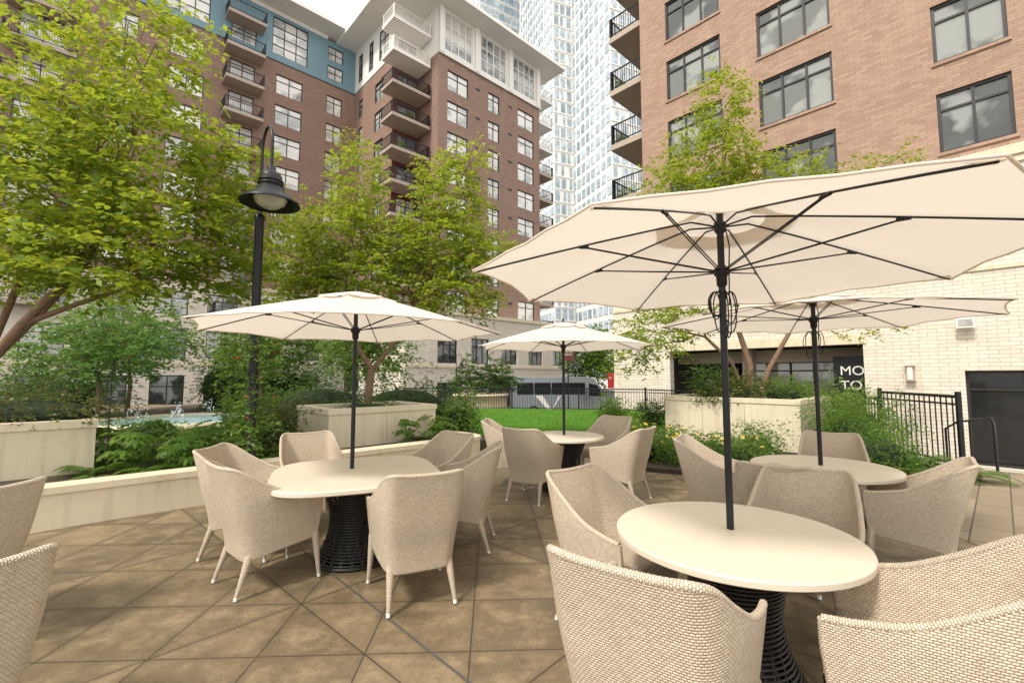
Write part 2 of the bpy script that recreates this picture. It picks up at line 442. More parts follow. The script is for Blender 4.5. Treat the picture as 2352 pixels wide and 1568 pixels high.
pts=np.array(pts);N=len(pts);ang=RNG.uniform(0,6.28,N);h=RNG.uniform(.03,.07,N);w=.012
dx=np.cos(ang)*w;dy=np.sin(ang)*w; lx=RNG.normal(0,.02,N);ly=RNG.normal(0,.02,N)
vv=np.zeros((N,3,3)); vv[:,0]=np.c_[pts[:,0]-dx,pts[:,1]-dy,np.full(N,.048)];vv[:,1]=np.c_[pts[:,0]+dx,pts[:,1]+dy,np.full(N,.048)];vv[:,2]=np.c_[pts[:,0]+lx,pts[:,1]+ly,.05+h]
def np_mesh(name,vv,mats):
    n,k,_=vv.shape; me=bpy.data.meshes.new(name)
    me.vertices.add(n*k); me.vertices.foreach_set('co',vv.reshape(-1))
    me.loops.add(n*k); me.loops.foreach_set('vertex_index',np.arange(n*k,dtype=np.int32))
    me.polygons.add(n); me.polygons.foreach_set('loop_start',np.arange(0,n*k,k,dtype=np.int32))
    try: me.polygons.foreach_set('loop_total',np.full(n,k,dtype=np.int32))
    except Exception: pass
    me.update(calc_edges=True)
    for m_ in mats: me.materials.append(M[m_])
    return me
top('grass',(0,0,0),'short green grass blades covering the lawn','grass',me=np_mesh('grass',vv,['blade']),kind='stuff')
N=60; px=RNG.uniform(-4.5,4.5,N); py=RNG.uniform(1.6,8.0,N); keep=(py>4.6+.93*(px+4.87)-0.2)&(px<-.3); px=px[~keep];py=py[~keep];N=len(px)
an=RNG.uniform(0,6.28,N); s_=RNG.uniform(.009,.02,N); vv=np.zeros((N,4,3))
for k,(a_,r_) in enumerate(((0,1),(1.57,.45),(3.14,1),(4.71,.45))):
    vv[:,k]=np.c_[px+np.cos(an+a_)*s_*r_,py+np.sin(an+a_)*s_*r_,.012+RNG.uniform(0,.01,N)]
M['leaf_dry']=leafmat('fallen_leaves',(.12,.09,.04),(.24,.17,.06),(.34,.28,.10),.2)
top('fallen_leaves',(0,0,0),'small dry brown leaves scattered on the patio','leaves',me=np_mesh('fallen_leaves',vv,['leaf_dry']),kind='stuff')

# ------------------------------------------------------------ leaves / trees
def leaves_np(C,dirs,size,up=.6,fold=.25,aspect=.55,rng=RNG):
    n=len(C)
    d=dirs/np.linalg.norm(dirs,axis=1,keepdims=True)
    nr=rng.normal(0,1-up*.5,(n,3)); nr[:,2]+=up*1.6
    s=np.cross(nr,d); s/=np.linalg.norm(s,axis=1,keepdims=True)+1e-9
    nn=np.cross(d,s)
    sz=size[:,None]
    a=C; t=C+d*sz; m_=C+d*sz*.5
    l=m_+s*sz*aspect*.5+nn*sz*fold*.3; r=m_-s*sz*aspect*.5+nn*sz*fold*.3
    t=t-np.array([0,0,1])*sz*.12
    return np.stack([a,r,t,l],axis=1)
def cloud(blobs,leaf,per=9,twig=.32,rng=RNG,flat=.35,layer=0):
    out=[];starts=[]
    for (c,r,n) in blobs:
        c=np.array(c);r=np.array(r if hasattr(r,'__len__') else (r,r,r*.8))
        u=rng.normal(0,1,(n,3));u/=np.linalg.norm(u,axis=1,keepdims=True)
        k=rng.uniform(.25,1,(n,1))**.55
        lum=1+.22*np.sin(u[:,:1]*5+c[0]*3)*np.cos(u[:,1:2]*6+c[1])+rng.normal(0,.10,(n,1))
        p=c+u*r*k*lum
        if layer:
            ph=.35*p[:,0]+.25*p[:,1]; q=(p[:,2]+ph*.4)/layer; f=q-np.floor(q)-.5
            p[:,2]-=f*layer*.62
        d=u*np.array([1,1,flat])+rng.normal(0,.45,(n,3))*np.array([1,1,.5]); d/=np.linalg.norm(d,axis=1,keepdims=True)
        starts.append((c,p[:max(4,n//40)]))
        for i in range(per):
            f=(i+.5)/per
            q=p+d*twig*f*rng.uniform(.7,1.2,(n,1)); q[:,2]-=.25*twig*f*f
            side=np.cross(d,[0,0,1]); side/=np.linalg.norm(side,axis=1,keepdims=True)+1e-9
            sg=1 if i%2 else -1
            ld=d*.6+side*sg*.9+rng.normal(0,.25,(n,3)); 
            out.append(leaves_np(q+rng.normal(0,.012,(n,3)),ld,leaf*rng.uniform(.65,1.25,n),rng=rng))
    return np.concatenate(out),starts
def curve(a,b,lift,n=7,wob=.06):
    a=Vector(a);b=Vector(b); L=(b-a).length
    c1=a.lerp(b,.35)+UP*lift*L; pts=[]
    for i in range(n+1):
        t=i/n; p=(1-t)**2*a+2*t*(1-t)*c1+t*t*b
        if 0<i<n: p+=Vector((random.gauss(0,wob),random.gauss(0,wob),random.gauss(0,wob)))*L*.35
        pts.append(p)
    return pts
def tree(label,trunks,blobs,leaf,mleaf,per=9,twig=.32,name='tree',group=None,subs=6,layer=.28):
    base=Vector(trunks[0][0][0]); o=top(name,base,label,'tree',group)
    L,starts=cloud(blobs,leaf,per,twig,layer=layer)
    L=L-np.array(base)[None,None,:]
    mb=MB()
    ends=[]
    for pts,r0,r1 in trunks:
        n=len(pts); mb.tube(pts,[r0+(r1-r0)*i/(n-1) for i in range(n)],10); ends.append((Vector(pts[-1]),r1)); 
        if n>2: ends.append((Vector(pts[-2]),r1))
    for c,ps in starts:
        c=Vector(c); e,r=min(ends,key=lambda t:(t[0]-c).length)
        pts=curve(e,c,.12); n=len(pts); r=min(r*.8,.010+r*.6)
        mb.tube(pts,[r*(1-.7*i/(n-1)) for i in range(n)],7)
        for p in ps[:subs]:
            st=pts[random.randint(2,n-1)]
            q=curve(st,Vector(p),.08,5); mb.tube(q,[r*.38*(1-.75*i/5) for i in range(6)],5)
            for _ in range(2):
                w=q[random.randint(2,4)]; e2=w+Vector((random.gauss(0,.35),random.gauss(0,.35),random.gauss(.12,.2)))
                mb.tube([w,w.lerp(e2,.5)+V(0,0,.03),e2],[r*.16,r*.12,r*.06],4)
    part('trunk',o,mb.mesh('trunk',['bark'],base))
    part('crown',o,np_mesh('crown',L,[mleaf]))
    return o

tree('tall tree with lime green leaves in the cream planter',
 [([V(-7.3,5.9,.9),V(-6.95,5.95,1.6),V(-6.5,6.0,2.25),V(-6.15,6.05,2.7)],.07,.045),([V(-7.5,6.1,.9),V(-7.1,6.2,2.0),V(-6.9,6.3,2.9)],.055,.04),([V(-6.5,6.0,2.25),V(-6.0,6.2,2.55),V(-5.4,6.4,2.85)],.04,.025),([V(-6.95,5.95,1.6),V(-6.6,6.3,2.4),V(-6.1,6.5,3.3)],.04,.03)],
 [((-6.5,6.2,5.7),(1.0,1,1.0),240),((-5.2,6.3,6.4),(.7,.8,.5),80),((-5.35,6.2,4.85),(1.05,.9,.7),250),((-4.5,6.9,4.9),(.6,.5,.35),100),
  ((-6.4,6.1,4.1),(1.2,.9,.75),380),((-4.95,6.4,3.75),(.95,.8,.55),290),((-5.5,5.9,3.1),(.95,.7,.42),260),((-4.35,7.2,4.1),(.6,.5,.42),140),((-6.9,6.2,3.2),(.7,.7,.5),180),((-7.2,6.3,5.0),(.8,.8,.9),180),((-4.55,7.0,3.2),(.5,.45,.3),120),((-5.8,6.5,6.9),(.9,.9,.5),100),((-5.7,6.3,5.5),(.5,.5,.3),50)],
 .11,'leaf_lime',per=9,twig=.40,subs=8,layer=.36)
tree('tree with yellow green leaves in square cream planter',
 [([V(-2.94,9.3,.9),V(-2.9,9.3,1.4),V(-2.85,9.3,1.75)],.085,.07),([V(-2.85,9.3,1.7),V(-3.2,9.35,2.2),V(-3.35,9.4,2.9)],.05,.04),([V(-2.85,9.3,1.7),V(-2.45,9.3,2.2),V(-2.0,9.3,2.9)],.05,.04)],
 [((-3.25,9.3,5.6),(.46,.5,.95),220),((-3.6,9.3,4.6),(.95,.9,.65),420),((-1.3,9.4,5.3),(.68,.7,.75),270),((-1.5,9.3,4.3),(.95,.8,.7),450),((-4.3,9.3,3.9),(.8,.8,.55),320),((-3.2,9.2,3.5),(1.1,.9,.5),430),((-.7,9.3,4.0),(.75,.7,.5),220),((-1.2,9.3,3.2),(.9,.7,.45),290),((-.9,9.4,6.1),(.25,.3,.5),55),((-2.4,9.3,4.2),(.5,.5,.6),150),((-4.4,9.4,3.1),(.65,.6,.35),140),((-1.7,9.4,5.9),(.22,.2,.4),40)],
 .095,'leaf_lime',per=9,twig=.36,subs=8)
tree('multi stemmed tree in cream planter beside brick building',
 [([V(5.45,10.7,1.0),V(5.6,10.7,1.8),V(5.3,10.75,2.9)],.08,.055),([V(5.75,10.6,1.0),V(5.95,10.6,1.7),V(6.5,10.6,2.6)],.065,.045),([V(5.55,10.8,1.0),V(5.2,10.8,1.9),V(4.6,10.8,2.5)],.05,.035),([V(5.4,10.75,2.6),V(5.3,10.8,4.5)],.05,.04)],
 [((5.2,10.8,8.2),(.5,.55,.95),220),((4.9,10.8,6.8),(1.1,1,.85),440),((6.0,10.8,6.2),(1.2,1,.75),400),((4.0,10.8,6.0),(.8,.8,.9),280),((7.2,10.6,5.9),(1.0,.9,.5),210),((8.9,10.4,6.3),(.7,.6,.55),80),((5.4,10.8,5.2),(1.8,1,.7),400),((3.4,10.7,2.6),(.8,.7,.5),200),((4.4,10.7,3.2),(.9,.8,.5),200),((2.85,10.7,2.05),(.35,.4,.4),60),((8.0,10.6,2.9),(1.1,.8,.35),70)],
 .095,'leaf_lime',per=9,twig=.38,subs=8)
def small_tree(x,y,z0,h,w,label,ml,n=500,leaf=.12,g=None):
    b=[((x,y,z0+h*.75),(w*.6,w*.6,h*.22),n//3),((x-w*.4,y,z0+h*.6),(w*.55,w*.5,h*.18),n//3),((x+w*.42,y+.1,z0+h*.58),(w*.55,w*.5,h*.18),n//3),((x,y-.3,z0+h*.45),(w*.8,w*.6,h*.12),n//4)]
    tree(label,[([V(x,y,z0),V(x+.05,y,z0+h*.2),V(x-.05,y,z0+h*.38)],.07,.05)],b,leaf,ml,per=8,twig=.4,group=g,subs=5)
small_tree(-11.4,12.6,.3,3.5,2.0,'small maple tree in the garden bed','leaf_maple',760,.12)
small_tree(-8.6,15.6,.3,4.0,1.5,'slim garden tree beside the fountain','leaf_green',560,.13)
small_tree(-13.0,15.5,.3,4.6,2.2,'leafy maple in front of cream building','leaf_maple',640,.14)
small_tree(-4.6,14.5,.3,3.6,1.4,'garden tree behind the hedge','leaf_green',520,.12)
small_tree(-6.2,17,.3,4.6,1.9,'garden tree by the cream podium','leaf_green',560,.13)
small_tree(6.3,37,STZ,7.0,2.6,'street tree beyond the shuttle bus','leaf_green',500,.25)
small_tree(8.3,44,STZ,8.0,2.6,'street tree at the far kerb','leaf_green',420,.28)

def shrub(label,c,r,ml,n=420,leaf=.06,name='shrub',core=True,per=5,twig=.12,group=None,flower=None,fn=40,loose=True):
    c=Vector(c); o=top(name,c,label,'shrub',group)
    if loose:
        bl=[((0,0,r[2]*.45),(r[0]*.8,r[1]*.8,r[2]*.75),n//2)]
        for i in range(7):
            a=i*.9+random.uniform(-.3,.3)+c.x; k=random.uniform(.35,.75)
            s_=random.uniform(.28,.5)
            bl.append(((math.cos(a)*r[0]*k,math.sin(a)*r[1]*k,r[2]*random.uniform(.4,1.05)),(r[0]*s_,r[1]*s_,r[2]*s_),n//10))
        twig*=1.6
    else: bl=[((0,0,r[2]*.55),r,n)]
    L,_=cloud(bl,leaf,per,twig,flat=1.0 if loose else .8)
    L[:,:,2]=np.maximum(L[:,:,2],.0)
    part('foliage',o,np_mesh('foliage',L,[ml]))
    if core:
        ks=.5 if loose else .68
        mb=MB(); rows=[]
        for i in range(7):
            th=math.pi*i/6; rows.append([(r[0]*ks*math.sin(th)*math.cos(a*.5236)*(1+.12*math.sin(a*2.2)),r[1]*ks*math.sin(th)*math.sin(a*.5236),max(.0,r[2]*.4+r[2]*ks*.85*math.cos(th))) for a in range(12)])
        mb.grid(rows,0,True); part('stems_or_shade_core',o,mb.mesh('stems_or_shade_core',['core']))  # dark ellipsoid painted as the shade inside the foliage, no modelled stems
    if flower:
        mb=MB()
        for _ in range(fn):
            a=random.uniform(0,6.28);k=random.uniform(.2,1.05)
            p=V(math.cos(a)*r[0]*k,math.sin(a)*r[1]*k,r[2]*(.55+.75*math.sqrt(max(0,1-(k*.9)**2)))+random.uniform(0,.08))
            nrm=Vector((random.gauss(0,.4),random.gauss(-.5,.3),1)).normalized(); t1=nrm.orthogonal().normalized(); t2=nrm.cross(t1)
            for q in range(7):
                g=q*2*math.pi/7; dv=t1*math.cos(g)+t2*math.sin(g); sv=nrm.cross(dv)
                mb.quad([p,p+dv*.02+sv*.008,p+dv*.032,p+dv*.02-sv*.008])
            mb.quad([p+nrm*.004+t1*.011,p+nrm*.004+t2*.011,p+nrm*.004-t1*.011,p+nrm*.004-t2*.011],1)
        part('flowers',o,mb.mesh('flowers',[flower,'interior']))
    return o
def fern_mesh(nf=16,L=.6,npn=16):
    quads=[]
    for i in range(nf):
        a=i*2.399+random.gauss(0,.2); ln=L*random.uniform(.75,1.15); el=random.uniform(.5,1.15)
        d=Vector((math.cos(a),math.sin(a),0)); sd=Vector((-d.y,d.x,0))
        for k in range(1,npn+1):
            t=k/npn; p=d*ln*t*math.cos(el*.8)*1.1+UP*(ln*math.sin(el)*t*1.0-ln*.75*t*t)
            wl=ln*.26*math.sin(math.pi*min(1,t*.88+.1))**.8+.01
            for s_ in (-1,1):
                tip=p+sd*s_*wl+d*wl*.35-UP*wl*.18; mid=(p+tip)/2
                quads.append([p,mid+d*.014*1.2,tip,mid-d*.014*1.2])
    return np_mesh('fern_fronds',np.array([[tuple(v) for v in q] for q in quads]),['leaf_green'])
def hosta_mesh(n=22,L=.24,w=.45,ml='leaf_green'):
    quads=[]
    for i in range(n):
        a=i*2.399+random.gauss(0,.3); ln=L*random.uniform(.7,1.2); el=random.uniform(.2,1.2)
        d=Vector((math.cos(a),math.sin(a),0)); sd=Vector((-d.y,d.x,0)); rt=d*.05*random.random()
        st=rt+d*ln*.5*math.cos(el)+UP*ln*.8*math.sin(el)
        dd=(d*math.cos(el*.4)-UP*.25+UP*.3*math.sin(el)).normalized()
        K=5
        for k in range(K+1):
            t=k/K; c=st+dd*ln*t-UP*ln*.35*t*t; ww=ln*w*.5*math.sin(math.pi*min(1,.08+.92*t))**.8
            l=c+sd*ww+UP*ww*.35; r_=c-sd*ww+UP*ww*.35
            if k:
                quads.append([pc,c,l,pl]); quads.append([pr,r_,c,pc])
            pc,pl,pr=c,l,r_
        quads.append([rt,rt+sd*.006,st+sd*.006,st-sd*.006])
    return np_mesh('broad_leaves',np.array([[tuple(v) for v in q] for q in quads]),[ml])
def fatsia_mesh(n=20):
    quads=[]
    for i in range(n):
        a=i*2.399; el=random.uniform(.15,1.3); d=Vector((math.cos(a),math.sin(a),0)); h=random.uniform(.22,.6)
        c=d*random.uniform(.1,.5)*math.cos(el)+UP*h; nrm=(UP+d*.5+V(random.gauss(0,.2),random.gauss(0,.2),0)).normalized()
        t1=(d-nrm*d.dot(nrm)).normalized(); t2=nrm.cross(t1); S_=random.uniform(.13,.21)
        for q in range(8):
            g=-2.3+q*4.6/7; dv=t1*math.cos(g)+t2*math.sin(g); sv=nrm.cross(dv); ln=S_*(1-.25*abs(g)/2.3)
            quads.append([c,c+dv*ln*.6-sv*ln*.17,c+dv*ln-nrm*ln*.25,c+dv*ln*.6+sv*ln*.17])
        quads.append([c,c+t2*.006,d*.03+t2*.006,d*.03])
    return np_mesh('palmate_leaves',np.array([[tuple(v) for v in q] for q in quads]),['leaf_green'])
ferns=[fern_mesh() for _ in range(3)]; hostas=[hosta_mesh() for _ in range(3)]; fatsia=[fatsia_mesh(26) for _ in range(3)]
def place(mesh,name,label,cat,group,x,y,z,s):
    o=top(name,(x,y,z),label,cat,group,me=random.choice(mesh),rot=random.uniform(0,6.28)); o.scale=(s,s,s*random.uniform(.85,1.1)); return o
W0=V(-4.87,4.69,0)
def bedpt(s,a): p=W0+BX*s+AX*a; return p.x,p.y
for s,a,sc in [(.5,.45,1),(1.1,.4,.8),(-.3,.4,.8),(-1.0,.45,.8),(4.0,.4,.8),(4.5,.45,.8),(5.0,.4,.8),(3.5,.45,.8),(2.4,.4,.7),(5.4,.45,.8)]:
    x,y=bedpt(s,a); place(hostas,'hosta','broad leaved hosta behind the low cream wall','hosta','hostas along the low wall',x,y,.28,sc*.75)
for s,a,sc in [(1.1,1.0,.95),(1.6,.7,.85),(1.9,1.2,1.0),(2.4,.9,.95),(2.9,1.3,1.0),(2.3,1.9,1.0),(1.4,1.7,.95),(3.5,2.2,1.1),(3.1,1.0,.7),(.9,2.3,.9),(1.9,2.6,1.0),(2.9,2.9,1.0),(5.3,1.3,1.0),(5.0,2.2,1.2),(2.6,3.5,1.0),(1.3,3.2,.95),(.5,1.5,.9),(.3,2.6,.9),(.9,3.8,1.0),(1.9,3.9,1.0)]:
    x,y=bedpt(s,a); place(ferns,'fern','green arching fern in the garden bed','fern','ferns in the garden bed',x,y,.30,sc)
for s,a,sc in [(.85,1.2,.95),(1.35,.85,.8),(2.6,1.7,.95),(1.75,1.9,.9),(4.8,.9,.7),(5.5,.9,.9),(1.6,1.4,.95),(.6,1.9,.9),(2.1,1.5,.95),(1.2,2.4,.9)]:
    x,y=bedpt(s,a); place(fatsia,'fatsia_shrub','glossy palmate leaved shrub in the bed','shrub','palmate leaved shrubs',x,y,.30,sc)
shrub('clipped dark hedge in cream planter',(-7.0,6.3,.9),(1.7,.7,.36),'leaf_rust',1000,.05,loose=False)
shrub('clipped green hedge behind planter',(-4.4,10.6,.3),(1.5,.8,1.0),'leaf_dark',1300,.06,loose=False)
shrub('dark green hedge near the fountain',(-2.8,12,.3),(1.6,.8,.95),'leaf_dark',1000,.07,loose=False)
shrub('dark clipped shrub near pool',(-12.3,11.2,.3),(1.6,.8,.75),'leaf_dark',900,.07,loose=False)
shrub('loose shrub beside the pool',(-4.9,8.6,.3),(.6,.55,.7),'leaf_green',480,.07)
shrub('low shrub in front of the pool',(-7.6,9.6,.3),(.9,.45,.24),'leaf_green',420,.06,loose=False)
shrub('bronze leaved shrub beside lamp post',(-4.0,7.7,.3),(.6,.5,.7),'leaf_rust',420,.06)
shrub('evergreen shrub against cream podium',(-8.8,17.5,.3),(2.4,1,1.7),'leaf_dark',1000,.1)
shrub('evergreen shrub by the back garden wall',(-14.0,14.0,.3),(2.6,1,1.5),'leaf_dark',950,.1)
shrub('tall evergreen shrub behind the pool',(-11.0,17.5,.3),(1.6,1,2.0),'leaf_dark',850,.1)
shrub('fan leaved green shrub at planter corner',(-1.15,10.0,.2),(.5,.45,.8),'leaf_green',420,.08)
shrub('green shrub next to the fountain rim',(-6.6,14.0,.3),(1.0,.7,.7),'leaf_green',420,.08)
for i,(x,y,r) in enumerate([(2.4,8.4,(.5,.45,.34)),(3.1,8.0,(.6,.5,.36)),(3.8,7.9,(.55,.5,.36)),(2.9,9.2,(.6,.5,.40)),(2.5,10.3,(.5,.5,.40))]):
    shrub('black eyed susans with yellow flowers beside lawn',(x,y,.06),r,'leaf_green',420,.055,name='flowering_plant',flower='petal_yellow',fn=14,group='yellow flowering plants')
shrub('rounded green shrub behind the flowers',(2.6,12.0,.06),(.45,.45,.75),'leaf_green',380,.07)
shrub('rounded shrub at edge of lawn',(3.6,11.9,.06),(.5,.45,.7),'leaf_dark',380,.07)
shrub('low green shrub at foot of planter',(4.6,8.6,.06),(.5,.45,.45),'leaf_green',420,.05)
shrub('feathery green nandina beside cream planter',(6.15,8.4,.06),(.7,.55,.9),'leaf_green',950,.05)
shrub('low feathery shrub beside railing',(6.0,7.5,.06),(.75,.5,.6),'leaf_green',700,.045)
shrub('spreading green shrub beside railing',(7.0,9.2,-.1),(.9,.7,1.15),'leaf_green',950,.05)
shrub('tall feathery shrub by black fence',(7.0,10.6,-.1),(.9,.7,1.3),'leaf_green',800,.06)
for x,y,s in [(6.3,7.0,1.0),(6.8,7.5,1.1),(5.6,7.1,.9),(6.9,6.95,.9),(5.0,7.1,.8),(7.1,8.0,1.1),(6.6,8.0,1.1),(5.4,7.7,.9)]:
    place(ferns,'fern','green arching fern beside the path','fern','ferns beside the path',x,y,.07,s)
shrub('low shrubs growing in cream planter',(5.0,10.5,.95),(.9,.7,.5),'leaf_rust',560,.07)
shrub('green shrub in the tree planter',(6.3,10.6,.95),(.8,.7,.45),'leaf_green',460,.06)
shrub('fine leaved plant in cream planter corner',(4.6,10.6,.95),(.5,.5,.7),'leaf_dark',360,.06)
shrub('low green cover in square planter',(-2.94,9.3,.85),(.8,.6,.2),'leaf_dark',250,.05)

# ------------------------------------------------------------ planters and low wall
def planter(label,P,lB,lA,h,z0=.0,joints=1):
    P=Vector(P); o=top('planter',(P.x,P.y,z0),label,'planter')
    mb=MB(); t=.14; g=.008
    def seg(p,d,L,inn,nj):
        n=nj+1
        for i in range(n):
            mb.box(p+d*(L*i/n+(g if i else 0)),d*(L/n-(g if i else 0)),inn*t,UP*(h-.10))
    q=V(P.x,P.y,z0)
    seg(q,BX,lB,AX,joints); 
    seg(q+AX*lA-AX*0,-AX*1,lA-t-.002,BX,joints)
    mb.box(q+AX*(lA-t)+BX*t,BX*(lB-t),AX*t,UP*(h-.10)); mb.box(q+BX*(lB-t)+AX*(t+.002),BX*t,AX*(lA-2*t-.004),UP*(h-.10))
    part('wall',o,mb.mesh('planter_wall',['precast'],o.location))
    mb=MB(); e=.02; hz=h-.10
    mb.box(q-BX*e-AX*e+UP*hz,BX*(lB+2*e),AX*(t+.04),UP*.10); mb.box(q-BX*e+AX*(lA-t-.02)+UP*hz,BX*(lB+2*e),AX*(t+.04),UP*.10)
    mb.box(q-BX*e+AX*(t+.02)+UP*hz,BX*(t+.04),AX*(lA-2*t-.04),UP*.10); mb.box(q+BX*(lB-t-.02)+AX*(t+.02)+UP*hz,BX*(t+.04),AX*(lA-2*t-.04),UP*.10)
    part('coping',o,mb.mesh('planter_coping',['precast'],o.location))
    mb=MB(); mb.quad([q+BX*t+AX*t+UP*(h-.12),q+BX*(lB-t)+AX*t+UP*(h-.12),q+BX*(lB-t)+AX*(lA-t)+UP*(h-.12),q+BX*t+AX*(lA-t)+UP*(h-.12)])
    part('soil',o,mb.mesh('planter_soil',['soil'],o.location))
planter('long cream concrete planter holding a hedge',V(-5.6,6.2,0)-BX*4.6,4.6,1.7,.70,.29,3)
planter('square cream concrete planter holding a tree',V(-3.19,8.0,0),2.2,1.6,.70,.29,1)
planter('large cream concrete planter beside flower bed',V(5.65,9.0,0),2.4,2.86,1.1,.0,2)
def lowwall():
    path=[V(-11,3.05,0),V(-8,3.4,0),V(-6.6,3.72,0),V(-5.6,4.15,0),V(-4.87,4.69,0)]
    path+=[W0+BX*s for s in (2,4,5.6)]
    e=path[-1]; path+=[e+BX*.25+AX*.06,e+BX*.42+AX*.22,e+BX*.48+AX*.5,e+BX*.45+AX*1.4,e+BX*.2+AX*2.6]
    o=top('low_wall',path[0],'low cream concrete wall edging the garden bed','wall')
    def strip(x0,x1,z0,z1):
        n=len(path); rows=[]
        for i,p in enumerate(path):
            d=(path[min(i+1,n-1)]-path[max(i-1,0)]).normalized(); nr=Vector((-d.y,d.x,0))
            a=p+nr*x0;b=p+nr*x1
            rows.append([a+UP*z0,a+UP*z1,b+UP*z1,b+UP*z0])
        mb=MB(); mb.grid(rows,0,True,sm=False); mb.quad(rows[0]);mb.quad(rows[-1][::-1]); return mb
    part('wall',o,strip(.0,.26,0,.36).mesh('low_wall_body',['precast'],path[0]))
    part('coping',o,strip(-.02,.30,.361,.43).mesh('low_wall_coping',['precast'],path[0]))
lowwall()

o=top('round_planter',(-1.6,23.3,0),'curved cream planter wall by the fence','planter'); mb=MB(); mb.lathe([(1.35,0),(1.35,.55),(1.42,.55),(1.42,.66),(1.15,.66),(1.15,.45),(0.01,.45)],seg=36); part('wall',o,mb.mesh('round_planter',['precast']))
for x,y in [(-2.3,23.2),(-1.2,23.5),(-.5,23.2)]:
    tree('windswept juniper in the curved planter',[([V(x,y,.4),V(x+.1,y,.9),V(x-.05,y,1.3)],.05,.03)],[((x,y,1.7),(.5,.4,.35),110),((x+.45,y,1.2),(.45,.4,.3),100),((x-.4,y,1.1),(.45,.4,.3),100),((x+.1,y,2.3),(.2,.2,.35),30)],.12,'leaf_dark',per=7,twig=.25,name='juniper',group='junipers',subs=3)

o=top('fountain',(-8.9,12.3,.3),'blue fountain pool with small water jets','fountain')
mb=MB(); mb.lathe([(1.75,0),(1.75,.14),(1.9,.14),(1.9,0)],seg=48); part('rim',o,mb.mesh('fountain_rim',['precast']))
mb=MB(); mb.lathe([(1.749,.10),(0.01,.10)],seg=48); part('water',o,mb.mesh('fountain_water',['water']))
mb=MB()
for i in range(5):
    x=-1.0+i*.4; y=random.uniform(-.5,.5); h=random.uniform(.35,.75)
    for k in range(34):
        t=random.random(); s=random.choice((-1,1)); p=V(x+s*.16*t+random.gauss(0,.015),y+random.gauss(0,.02),.15+h*(1-(2*t-.55)**2*.5) *random.uniform(.25,1))
        r=random.uniform(.005,.011); mb.box(p,(r,0,0),(0,r,0),(0,0,r*3))
part('jets',o,mb.mesh('water_jets',['spray']))

# ------------------------------------------------------------ chair
def cr(p0,p1,p2,p3,t):
    return tuple(.5*((2*b)+(-a+c)*t+(2*a-5*b+4*c-d)*t*t+(-a+3*b-3*c+d)*t**3) for a,b,c,d in zip(p0,p1,p2,p3))
half=[(0,-.285,.880,.235,1),(.13,-.285,.884,.235,1),(.218,-.275,.890,.24,1),(.268,-.222,.862,.25,.88),(.292,-.12,.765,.27,.55),(.306,.01,.678,.29,.22),(.310,.15,.640,.305,.05),(.306,.26,.624,.32,0)]
ctrl=[(-a,b,c,d,e) for a,b,c,d,e in half[:0:-1]]+half
cols=[]
for i in range(len(ctrl)-1):
    p=[ctrl[max(i-1,0)],ctrl[i],ctrl[i+1],ctrl[min(i+2,len(ctrl)-1)]]
    for k in range(5): cols.append(cr(*p,k/5))
cols.append(ctrl[-1])
R=14
CS=1.03
def chair_proto(loc,rot):
    o=top('chair',loc,'cream beige woven wicker armchair at a patio table','chair','wicker patio armchairs',rot=rot)
    arc=[0]
    for i in range(1,len(cols)): arc.append(arc[-1]+math.dist(cols[i][:2],cols[i-1][:2]))
    def pt(c,z):
        x,y,zt,zb,bk=c
        lean=bk*(max(0,z-.36)**1.35)*.27
        sc=.84+.16*min(1,(z-.24)/.4)+bk*.03*max(0,z-.6)
        return Vector((x*sc,(y*(.88+.12*min(1,(z-.24)/.3)) - lean),z))*CS
    ro=[];uo=[]
    for r in range(R+1):
        t=r/R; row=[];u=[]
        for c,a in zip(cols,arc):
            z=c[3]+(c[2]-c[3])*t; row.append(pt(c,z)); u.append((a,z))
        ro.append(row);uo.append(u)
    n=len(cols); ri=[]
    for row in ro:
        rr=[]
        for j,p in enumerate(row):
            d=row[min(j+1,n-1)]-row[max(j-1,0)]; d.z=0; d.normalize(); rr.append(p+Vector((-d.y,d.x,0))*.026)
        ri.append(rr)
    mb=MB(); mb.grid(ro,0,False,uo); mb.grid([r[::-1] for r in ri],0,False,[u[::-1] for u in uo])
    mb.tube([ (a+b)/2 for a,b in zip(ro[-1],ri[-1])],.0155,8)
    mb.tube([ (a+b)/2 for a,b in zip(ro[0],ri[0])],.014,6)
    for j in (0,n-1): mb.tube([(ro[r][j]+ri[r][j])/2 for r in range(R+1)],.0145,6)
    part('backrest',o,mb.mesh('chair_shell',['wicker']))
    mb=MB()
    w=.262;rows=[];uv=[]
    prof=[(.25,.31),(.265,.34),(.268,.42),(.258,.442),(.235,.45),(0,.448),(-.21,.445),(-.22,.32),(.25,.31)]
    xs=[-w,-w*.5,0,w*.5,w]
    L=0;pr=None
    for (y,z) in prof:
        if pr: L+=math.dist(pr,(y,z))
        pr=(y,z); rows.append([(x*CS*(1-.15*max(0,-y)/.24),y*CS,z*CS) for x in xs]); uv.append([(x,L) for x in xs])
    mb.grid(rows,0,False,uv)
    part('seat',o,mb.mesh('chair_seat',['wicker']))
    for sx in (-1,1):
        for a,b in (((.250*sx,.228,.36),(.272*sx,.262,0)),((.192*sx,-.195,.31),(.222*sx,-.300,0))):
            mb=MB(); a=Vector(a)*CS;b=Vector(b)*CS
            pts=[a,a.lerp(b,.3),a.lerp(b,.6),a.lerp(b,.93)]
            mb.tube(pts,[.031,.0265,.0195,.014],10); mb.tube([a.lerp(b,.931),b],[.0145,.0135],10,1)
            part('leg',o,mb.mesh('chair_leg',['wicker','white']))
    return o
def face(dx,dy): return math.atan2(dy,dx)-math.pi/2
